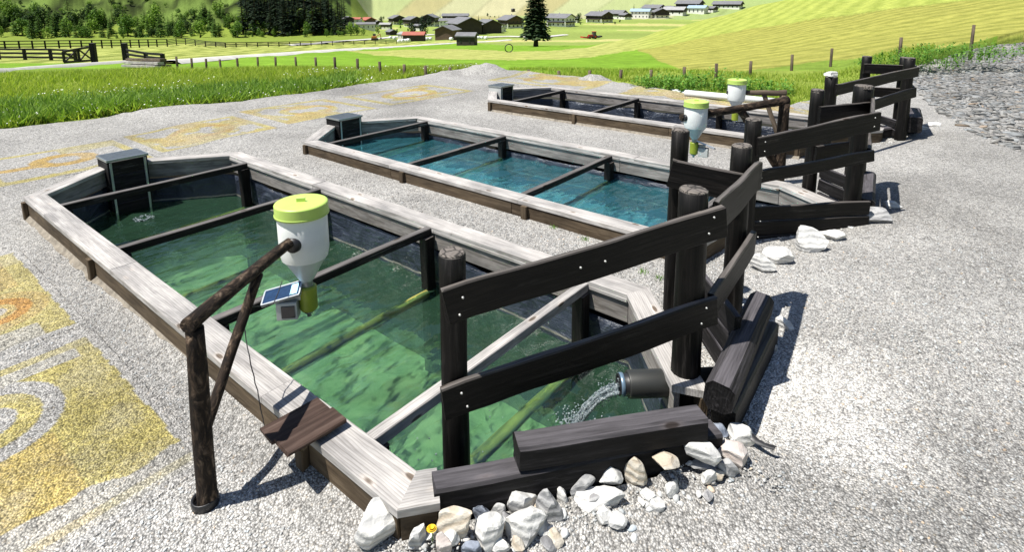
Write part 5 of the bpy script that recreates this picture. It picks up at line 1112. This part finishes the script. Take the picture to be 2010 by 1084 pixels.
HS = [
 ('village_house', 'dark gabled house half hidden by the wood\'s last trees', 'house', 685, 49, 20, 17, .3, 1.2, 'stucco', 'hwood', 'slate', (3, 2), False),
 ('village_house', 'small house with a dull red roof left of the brown red-roofed one', 'house', 701, 43, 20, 10, 1.2, 1.4, 'stucco', None, 'rtile', (2, 1), False),
 ('village_house', 'brown house with a red tiled roof at the left of the village', 'house', 724, 44, 27, 11, .5, 1.2, 'hbrown', None, 'rtile', (3, 1), False),
 ('village_house', 'long low white house with a blue-grey roof behind the bushes', 'house', 721, 55, 31, 12, 1.5, 2.2, 'stucco', None, 'slate', (2, 1), False),
 ('chalet', 'dark gabled chalet with a broad grey roof left of centre', 'chalet', 781, 46, 29, 16, .35, 1.1, 'stucco', 'hwood', 'slate', (4, 2), True),
 ('village_house', 'low grey-roofed house right of the light green bush', 'house', 759, 55, 22, 11, 1.2, 1.6, 'stucco', 'hwood', 'lslate', (2, 1), False),
 ('chalet', 'white and dark chalet left of the tallest village tree', 'chalet', 812, 51, 32, 18, .5, 1.2, 'stucco', 'hwood', 'slate', (3, 2), True),
 ('chalet', 'big dark gabled chalet behind the tallest village tree', 'chalet', 846, 50, 32, 21, -.3, 1.1, 'stucco', 'hwood', 'slate', (4, 2), True),
 ('inn', 'long white inn with a grey roof behind the black barns', 'inn', 896, 40, 47, 13, 1.45, 2.6, 'stucco', 'hwood', 'slate', (3, 2), False),
 ('village_house', 'white house with rows of windows left of the largest black barn', 'house', 884, 53, 36, 16, 1.4, 1.9, 'stucco', None, 'slate', (3, 2), False),
 ('barn', 'largest black timber barn with a wide grey gabled roof', 'barn', 914, 67, 62, 30, .42, 1.1, 'hwood', None, 'slate', (0, 0), False),
 ('barn', 'second black timber barn, right of the largest', 'barn', 959, 65, 50, 24, .40, 1.1, 'hwood', None, 'slate', (0, 0), False),
 ('barn', 'smaller brown barn in front of the black barns', 'barn', 880, 77, 45, 25, -.42, 1.0, 'hbrown', None, 'slate', (0, 0), False),
 ('hut', 'little dark hut with a grey roof beside the farm road', 'hut', 918, 88, 38, 22, 1.3, 1.35, 'hwood', None, 'slate', (1, 1), False),
 ('shed', 'low shed with a pale red roof in front of the village', 'shed', 815, 79, 40, 16, 1.35, 1.7, 'hwood', None, 'rtile', (0, 0), False),
 ('shed', 'tiny dark hay shed in the grass left of the red-roofed shed', 'shed', 770, 66, 20, 9, .5, 1.1, 'hwood', None, 'slate', (0, 0), False),
 ('shed', 'open pale wooden shed beside the red-roofed shed', 'shed', 794, 74, 21, 12, .6, 1.0, 'concrete', None, 'lslate', (2, 1), False),
 ('chalet', 'brown chalet with a broad roof left of the lone spruce', 'chalet', 1004, 55, 47, 22, .5, 1.1, 'stucco', 'hbrown', 'slate', (4, 2), True),
 ('farmhouse', 'white farmhouse with a grey roof right of the lone spruce', 'house', 1102, 53, 52, 22, .95, 1.4, 'stucco', None, 'slate', (3, 2), True),
 ('farmhouse', 'white farmhouse with a dark wooden gable further right', 'house', 1178, 46, 48, 19, .8, 1.3, 'stucco', 'hwood', 'slate', (3, 2), True),
 ('farmhouse', 'dark-roofed house behind the white farmhouse with the wooden gable', 'house', 1208, 39, 44, 15, 1.1, 1.5, 'stucco', 'hwood', 'slate', (2, 2), False),
 ('village_house', 'white house with a pale blue roof under the small conifer', 'house', 1259, 38, 35, 16, 1.35, 1.7, 'stucco', None, 'blueroof', (3, 2), False),
 ('village_house', 'dark-roofed house up behind the pale blue roof', 'house', 1285, 27, 40, 13, 1.0, 1.4, 'stucco', 'hwood', 'slate', (3, 2), False),
 ('chalet', 'dark balconied chalet right of the pale blue roof', 'chalet', 1297, 38, 31, 16, .3, 1.0, 'stucco', 'hwood', 'slate', (3, 2), True),
 ('barn', 'pale barn with a light roof among the far houses', 'barn', 1326, 34, 40, 15, 1.25, 1.6, 'stucco', 'hwood', 'lslate', (2, 1), False),
 ('inn', 'largest grey-roofed house at the top right of the village', 'inn', 1355, 25, 46, 18, 1.2, 1.6, 'stucco', 'hwood', 'slate', (3, 2), True),
 ('village_house', 'low blue-grey roofed house below the largest far house', 'house', 1371, 31, 34, 14, 1.2, 1.6, 'stucco', None, 'blueroof', (3, 1), False),
 ('village_house', 'tiny grey-roofed house behind the long low white house', 'house', 741, 49, 20, 10, .4, 1.2, 'stucco', 'hwood', 'slate', (2, 1), False),
 ('village_house', 'small white house between the two dark village trees', 'house', 823, 58, 18, 11, .9, 1.2, 'stucco', 'hwood', 'slate', (2, 1), False),
 ('village_house', 'small house peeping out right of the second black barn', 'house', 985, 62, 18, 9, .3, 1.2, 'stucco', None, 'lslate', (2, 1), False),
 ('village_house', 'low white house just left of the narrow dark tree', 'house', 1128, 45, 20, 10, 1.2, 1.5, 'stucco', 'hwood', 'slate', (2, 1), False),
 ('village_house', 'small dark-roofed house left of the pale blue roof', 'house', 1229, 40, 22, 11, .6, 1.2, 'stucco', 'hwood', 'slate', (2, 1), False),
 ('village_house', 'small house behind the pale barn among the far houses', 'house', 1317, 26, 24, 10, .7, 1.3, 'stucco', 'hwood', 'slate', (2, 1), False),
 ('village_house', 'small dark house at the right end of the far cluster', 'house', 1396, 28, 24, 10, 1.0, 1.3, 'stucco', 'hwood', 'slate', (2, 1), False),
 ('village_house', 'rightmost village house behind the mown hill', 'house', 1430, 22, 48, 13, 1.3, 2.0, 'stucco', 'hwood', 'slate', (3, 1), False)]
for h in HS: house(h[0], h[1], h[2], h[3], h[4], h[5], h[6], h[7], h[8], h[9], h[10], h[11], wins=h[12], balc=h[13], chim=h[0] not in ('barn', 'shed', 'hut'))
p = far(1009, 560); house('hut', 'lone hay hut high on the far hillside', 'hut', 1009, 23, 7, 6, .5, 1.1, 'hwood', None, 'slate', wins=(0, 0), chim=False)

# ------------------------------------------------------------------ small things on the meadow
# ring
p, k_ = span(1000, 102); me = bpy.data.meshes.new('hoop'); R_, r_ = 7.6 * k_, .9 * k_; V = []; F = []
for i in range(36):
    for j in range(8): a, b_ = 2 * math.pi * i / 36, 2 * math.pi * j / 8; V.append(((R_ + r_ * math.cos(b_)) * math.cos(a), r_ * math.sin(b_), (R_ + r_ * math.cos(b_)) * math.sin(a) + R_)); F.append((i * 8 + j, (i + 1) % 36 * 8 + j, (i + 1) % 36 * 8 + (j + 1) % 8, i * 8 + (j + 1) % 8))
tag(obj('hoop', mesh('hoop', V, F, True), M['blackpl'], None, Matrix.Translation(p) @ Matrix.Rotation(.25, 4, 'Z')), 'black hoop standing upright in the meadow left of the spruce', 'hoop')
# wrapped bales
BALE = lathe_me([(.0, -.6), (.55, -.6), (.62, -.52), (.64, 0), (.62, .52), (.55, .6), (.0, .6)], 18, True, False)
M['bale'] = plain('white_bale_wrap', (.72, .74, .74), .4, 0, .06, 2)
for px, yb in ((785, 82), (791, 81.5), (797, 81), (803, 80), (833, 78), (839, 77.5), (846, 77), (887, 78), (940, 76), (947, 76), (955, 76.5), (776, 75), (768, 74)):
    p, k_ = span(px, yb); tag(obj('wrapped_bale', BALE, M['bale'], None, Matrix.Translation((p.x, p.y, p.z + .6)) @ Matrix.Rotation(random.uniform(0, 3), 4, 'Z') @ Matrix.Rotation(math.pi / 2, 4, 'X')), 'white wrapped hay bale lying near the village barns', 'hay bale', 'wrapped hay bales')
M['red'] = plain('machine_red', (.42, .02, .02), .4); M['orange'] = plain('machine_orange', (.45, .16, .03), .5); M['tyre'] = plain('tyre_black', (.015, .015, .016), .8); M['glass'] = plain('cab_glass', (.05, .06, .07), .1)
def bxp(nm, c, s, mat, par, mw, rx=0): return obj(nm, box_me(*s, .05), M[mat], par, mw @ Matrix.Translation(c) @ Matrix.Rotation(rx, 4, 'Y'))
p, k_ = span(1163, 77); r = thing('tractor', 'red tractor with a mower on the swathe beside the mown hill', 'tractor', tuple(p), .35); mw = MWD[r.name]
bxp('body', (-.2, 0, 1.15), (2.6, 1.0, .8), 'red', r, mw); bxp('cab', (.9, 0, 1.95), (1.2, 1.3, 1.3), 'glass', r, mw); bxp('cab_roof', (.9, 0, 2.68), (1.4, 1.5, .16), 'red', r, mw)
for x, y, q in ((1.0, .85, .8), (1.0, -.85, .8), (-1.2, .75, .55), (-1.2, -.75, .55)):
    wl = obj('wheel', lathe_me([(q * .45, -.2), (q * .9, -.22), (q, -.15), (q, .15), (q * .9, .22), (q * .45, .2)], 20, True, True), M['tyre'], r, mw @ Matrix.Translation((x, y, q)) @ Matrix.Rotation(math.pi / 2, 4, 'X')); obj('rim', lathe_me([(q * .5, -.21), (q * .5, .21)], 14), M['red'], wl, mw @ Matrix.Translation((x, y, q)) @ Matrix.Rotation(math.pi / 2, 4, 'X'))
bxp('mower', (-3.2, 0, .6), (2.2, 2.6, .5), 'red', r, mw, .12); bxp('rear_rake', (3.1, 0, .7), (1.6, 2.4, .5), 'tyre', r, mw, -.2)
p, k_ = span(737, 76); r = thing('excavator', 'small orange excavator on the lane left of the village', 'excavator', tuple(p), .2); mw = MWD[r.name]
for s in (-1, 1): bxp('track', (0, s * .9, .4), (2.6, .5, .75), 'tyre', r, mw)
bxp('body', (-.2, 0, 1.2), (1.9, 1.8, .8), 'orange', r, mw); bxp('cab', (-.1, .4, 2.0), (1.1, .9, 1.0), 'glass', r, mw); bxp('boom', (1.2, 0, 1.9), (2.0, .3, .3), 'orange', r, mw, -.5); bxp('stick', (2.2, 0, 1.6), (.25, .25, 1.7), 'orange', r, mw, -.2); bxp('bucket', (2.3, 0, .55), (.7, .8, .5), 'tyre', r, mw)

# wire fence posts along the meadow
WP = [(350, 108, 130), (378, 111, 131), (406, 112, 132), (435, 113, 132), (469, 111, 133), (507, 109, 132), (542, 109, 133), (583, 109, 133), (622, 110, 135), (660, 110, 138), (703, 113, 141), (748, 119, 144), (794, 125, 148), (837, 128, 149), (884, 131, 146), (983, 134, 143), (1037, 137, 148), (1099, 140, 151), (1157, 140, 154), (1217, 140, 159), (1277, 141, 157), (1344, 136, 156), (1406, 131, 160), (1473, 127, 152), (1555, 116, 144), (1631, 106, 136), (1767, 89, 121), (1908, 68, 101)]
for px, yt, yb in WP:
    p, k_ = span(px, yb); h = (yb - yt) * k_; me = log_me(h + .5, .055, .05, 8, 3, .05, dome=.1)
    tag(obj('wire_fence_post', me, M['post'], None, frame((p.x, p.y, p.z - .5), (p.x + random.uniform(-.04, .04), p.y, p.z + h), (1, 0, 0))), 'slim wooden stake in the wire fence along the meadow edge', 'fence post', 'stakes of the wire fence')
# field rail fences
def rail_fence(label, pix, hpx, nrail, rp=.09, step=None, dead=0):
    P = [hit(*q) for q in pix]; r = thing('rail_fence', label, 'fence', tuple(P[0]), 0, 'rail fences in the fields')
    hs = [hp * math.hypot(q.x, q.y) * 1.02 / FPX for hp, q in zip(hpx, P)]
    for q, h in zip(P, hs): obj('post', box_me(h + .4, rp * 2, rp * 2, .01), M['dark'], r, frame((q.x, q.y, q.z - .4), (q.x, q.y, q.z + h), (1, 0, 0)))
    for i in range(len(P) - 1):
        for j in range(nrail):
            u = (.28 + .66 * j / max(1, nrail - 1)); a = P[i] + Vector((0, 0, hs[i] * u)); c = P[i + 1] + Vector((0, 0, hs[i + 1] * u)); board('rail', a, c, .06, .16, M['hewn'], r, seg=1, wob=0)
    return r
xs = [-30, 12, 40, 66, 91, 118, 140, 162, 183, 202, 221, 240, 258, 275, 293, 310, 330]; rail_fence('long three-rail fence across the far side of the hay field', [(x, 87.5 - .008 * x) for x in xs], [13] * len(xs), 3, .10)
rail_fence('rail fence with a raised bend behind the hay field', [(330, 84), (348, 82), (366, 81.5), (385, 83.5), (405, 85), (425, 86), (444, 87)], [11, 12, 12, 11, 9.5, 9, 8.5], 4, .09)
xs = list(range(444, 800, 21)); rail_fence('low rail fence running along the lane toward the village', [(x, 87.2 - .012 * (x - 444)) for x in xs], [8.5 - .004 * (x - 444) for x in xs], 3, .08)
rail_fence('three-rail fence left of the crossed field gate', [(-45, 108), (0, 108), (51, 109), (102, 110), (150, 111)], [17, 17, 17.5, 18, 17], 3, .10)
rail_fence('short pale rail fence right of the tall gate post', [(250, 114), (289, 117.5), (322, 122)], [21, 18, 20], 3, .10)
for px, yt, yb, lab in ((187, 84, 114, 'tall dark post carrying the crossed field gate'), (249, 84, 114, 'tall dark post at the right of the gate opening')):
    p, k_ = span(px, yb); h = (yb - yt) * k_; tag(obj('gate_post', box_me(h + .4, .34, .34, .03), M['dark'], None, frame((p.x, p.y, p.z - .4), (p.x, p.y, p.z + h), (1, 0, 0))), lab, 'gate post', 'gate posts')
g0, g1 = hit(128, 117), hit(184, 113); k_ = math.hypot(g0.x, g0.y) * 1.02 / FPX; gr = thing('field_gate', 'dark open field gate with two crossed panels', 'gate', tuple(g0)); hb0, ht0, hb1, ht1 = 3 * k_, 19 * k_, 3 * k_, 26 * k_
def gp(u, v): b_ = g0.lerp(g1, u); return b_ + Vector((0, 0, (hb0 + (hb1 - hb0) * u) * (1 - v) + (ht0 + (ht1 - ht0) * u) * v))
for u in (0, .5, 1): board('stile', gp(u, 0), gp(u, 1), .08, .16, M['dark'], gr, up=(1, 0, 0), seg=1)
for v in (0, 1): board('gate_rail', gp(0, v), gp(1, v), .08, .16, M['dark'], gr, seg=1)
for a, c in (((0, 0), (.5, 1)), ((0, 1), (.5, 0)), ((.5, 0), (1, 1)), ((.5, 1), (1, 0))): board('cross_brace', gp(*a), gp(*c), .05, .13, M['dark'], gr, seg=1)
# pile of planks by the gate
p0, p1 = hit(245, 124), hit(312, 128)
for i, (dz, sh) in enumerate(((.10, 0), (.10, .35), (.28, .1), (.44, .2))):
    tag(board('plank_bundle', p0 + Vector((sh, sh * .8, dz)), p1 + Vector((sh, sh * .8, dz)), .30, .13, M['post'] if i % 2 else M['pale'], None, seg=2), 'weathered plank in the pile lying beside the field gate', 'plank', 'planks piled by the gate')

# ------------------------------------------------------------------ tall meadow grass and flowers on the left, weeds by the yard edge
g = np.random.default_rng(5)
def grass(n, azlo, azhi, dlo, dhi, hmin, hmax, wid, name, label, mat, lean=.35, hcol=None, clump=True):
    az = g.uniform(azlo, azhi, n); u = g.random(n) ** 1.3; e = edge_d(az) + .15; d = e + dlo + (dhi - dlo) * u; x, y = np.sin(az) * d, np.cos(az) * d
    if clump: cl = fbm(x * .8, y * .8, 90); k = g.random(n) < smooth(.25, .6, cl) * .75 + .25; x, y, d, cl = x[k], y[k], d[k], cl[k]; n = len(x)
    else: cl = np.ones(n) * .5
    z = terr(np.arctan2(x, y), d) + (fbm(x * .25, y * .25, 2) - .5) * np.interp(d, [10, 20, 60], [.10, .25, .5]) * .6
    h = (hmin + (hmax - hmin) * g.random(n)) * (.6 + .8 * cl); a = g.uniform(0, 6.28, n); w = wid * g.uniform(.6, 1.4, n); ln = h * lean * g.normal(0, 1, n); lb = g.uniform(0, 6.28, n)
    B0 = np.stack([x - np.cos(a) * w, y - np.sin(a) * w, z - .05], -1); B1 = np.stack([x + np.cos(a) * w, y + np.sin(a) * w, z - .05], -1); T_ = np.stack([x + np.cos(lb) * ln, y + np.sin(lb) * ln, z + h], -1)
    V = np.stack([B0, B1, T_], 1).reshape(-1, 3); F = np.arange(3 * n).reshape(-1, 3); o = obj(name, fast_mesh(name, V, F), M[mat]); tag(o, label, 'grass'); struct(o, 'stuff'); return x, y, z, h
x, y, z, h = grass(150000, azpx(-60, 230), azpx(940, 140), 0, 13, .07, .26, .017, 'tall_grass', 'tall flowering meadow grass beyond the gravel yard', 'grassA', 1.0)
grass(26000, azpx(-60, 230), azpx(700, 150), .1, 2.6, .12, .40, .034, 'tall_weeds', 'dark green weeds along the meadow edge of the yard', 'tallweed', 1.0)
grass(30000, azpx(1000, 145), azpx(1830, 130), 0, 6, .05, .16, .016, 'verge_grass', 'short rough grass behind the farthest basin', 'grassA', 1.0)
k = (g.random(len(x)) < .03 * smooth(.40, .60, fbm(x * .6, y * .6, 44))) & (np.hypot(x, y) < edge_d(np.arctan2(x, y)) + 6); fx, fy, fz = x[k], y[k], (z + h * .95)[k]; n = len(fx); s = g.uniform(.011, .022, n)
V = np.concatenate([np.stack([fx + s * q[0], fy + s * q[1], fz + s * q[2]], -1)[:, None] for q in ((1, 0, .2), (0, 1, .5), (-1, 0, .2), (0, -1, -.2), (0, 0, .5))], 1).reshape(-1, 3)
F = (np.array([(0, 1, 4), (1, 2, 4), (2, 3, 4), (3, 0, 4)])[None] + (np.arange(n) * 5)[:, None, None]).reshape(-1, 3); o = obj('white_flowers', fast_mesh('flowers', V, F), M['petalw']); tag(o, 'white flower heads dotted through the tall meadow grass', 'flowers'); struct(o, 'stuff')
def weed(label, px, py, w, h, n, seed):
    p = hit(px, py); rn = random.Random(seed); r = thing('weed_clump', label, 'plant', tuple(p), 0, 'weeds along the yard edge'); V = []; F = []; SV = []
    for i in range(n):
        a = rn.uniform(0, 6.28); q = rn.random() ** .5 * w; bx, by = math.cos(a) * q * 1.6, math.sin(a) * q; hh = h * rn.uniform(.5, 1) * (1 - .4 * q / w); lean = Vector((rn.gauss(0, .2), rn.gauss(0, .2), 1)) * hh
        for j in range(7):
            c = Vector((bx, by, 0)) + lean * (j + 1) / 7; d = Vector((rn.gauss(0, 1), rn.gauss(0, 1), rn.uniform(.0, .8))).normalized() * rn.uniform(.06, .13); s = d.cross(Vector((0, 0, 1))).normalized() * .03; k = len(V); V += [c, c + d * .5 + s, c + d, c + d * .5 - s]; F.append((k, k + 1, k + 2, k + 3))
    struct(obj('leaves', mesh('leaves', V, F), M['weed'], r, MWD[r.name]), 'stuff')
    SV, SF = merge(*[(lambda bx, by, hh: ([(bx - .006, by, -.1), (bx + .006, by, -.1), (bx, by, hh)], [(0, 1, 2)]))(rn.uniform(-w, w), rn.uniform(-w, w) * .6, h * .8) for _ in range(n // 2)]); struct(obj('stems', mesh('stems', SV, SF), M['weed'], r, MWD[r.name]), 'stuff')
weed('bushy nettles behind the farthest basin\'s white pipes', 1330, 176, .8, .55, 110, 1); weed('tall nettles right of the bushy ones', 1400, 182, .9, .62, 120, 2); weed('weeds behind the most distant feeder', 1480, 186, .7, .45, 80, 3); weed('low weeds left of the white pipes', 1285, 170, .5, .35, 50, 4)
weed('green weeds at the top of the slate bank', 1850, 128, 1.2, .6, 140, 5); weed('weeds at the far right end of the slate bank edge', 1910, 117, 1.1, .5, 110, 6); weed('dense weeds behind the farthest corner fence', 1780, 140, 1.0, .5, 110, 7)
# tufts growing in the gravel between the basins
for px, py, lab in ((1085, 447, 'small grass tuft in the gravel between the first two basins'), (1145, 470, 'grass tuft in the gravel beside the near corner fence board'), (1260, 535, 'grass tuft in the gravel behind the near fence'), (1292, 548, 'tiny grass tuft next to the tall back post')):
    p = onz(px, py, .11); V = []; F = []
    for i in range(26): a = random.uniform(0, 6.28); l = random.uniform(.02, .05); b_ = Vector((random.gauss(0, .02), random.gauss(0, .02), 0)); k = len(V); V += [b_ + Vector((.003, 0, 0)), b_ - Vector((.003, 0, 0)), b_ + Vector((math.cos(a) * l * .7, math.sin(a) * l * .7, l))]; F.append((k, k + 1, k + 2))
    tag(obj('grass_tuft', mesh('tuft', V, F), M['weed'], None, Matrix.Translation((p.x, p.y, pz(p.x, p.y)))), lab, 'grass tuft', 'tufts in the gravel')
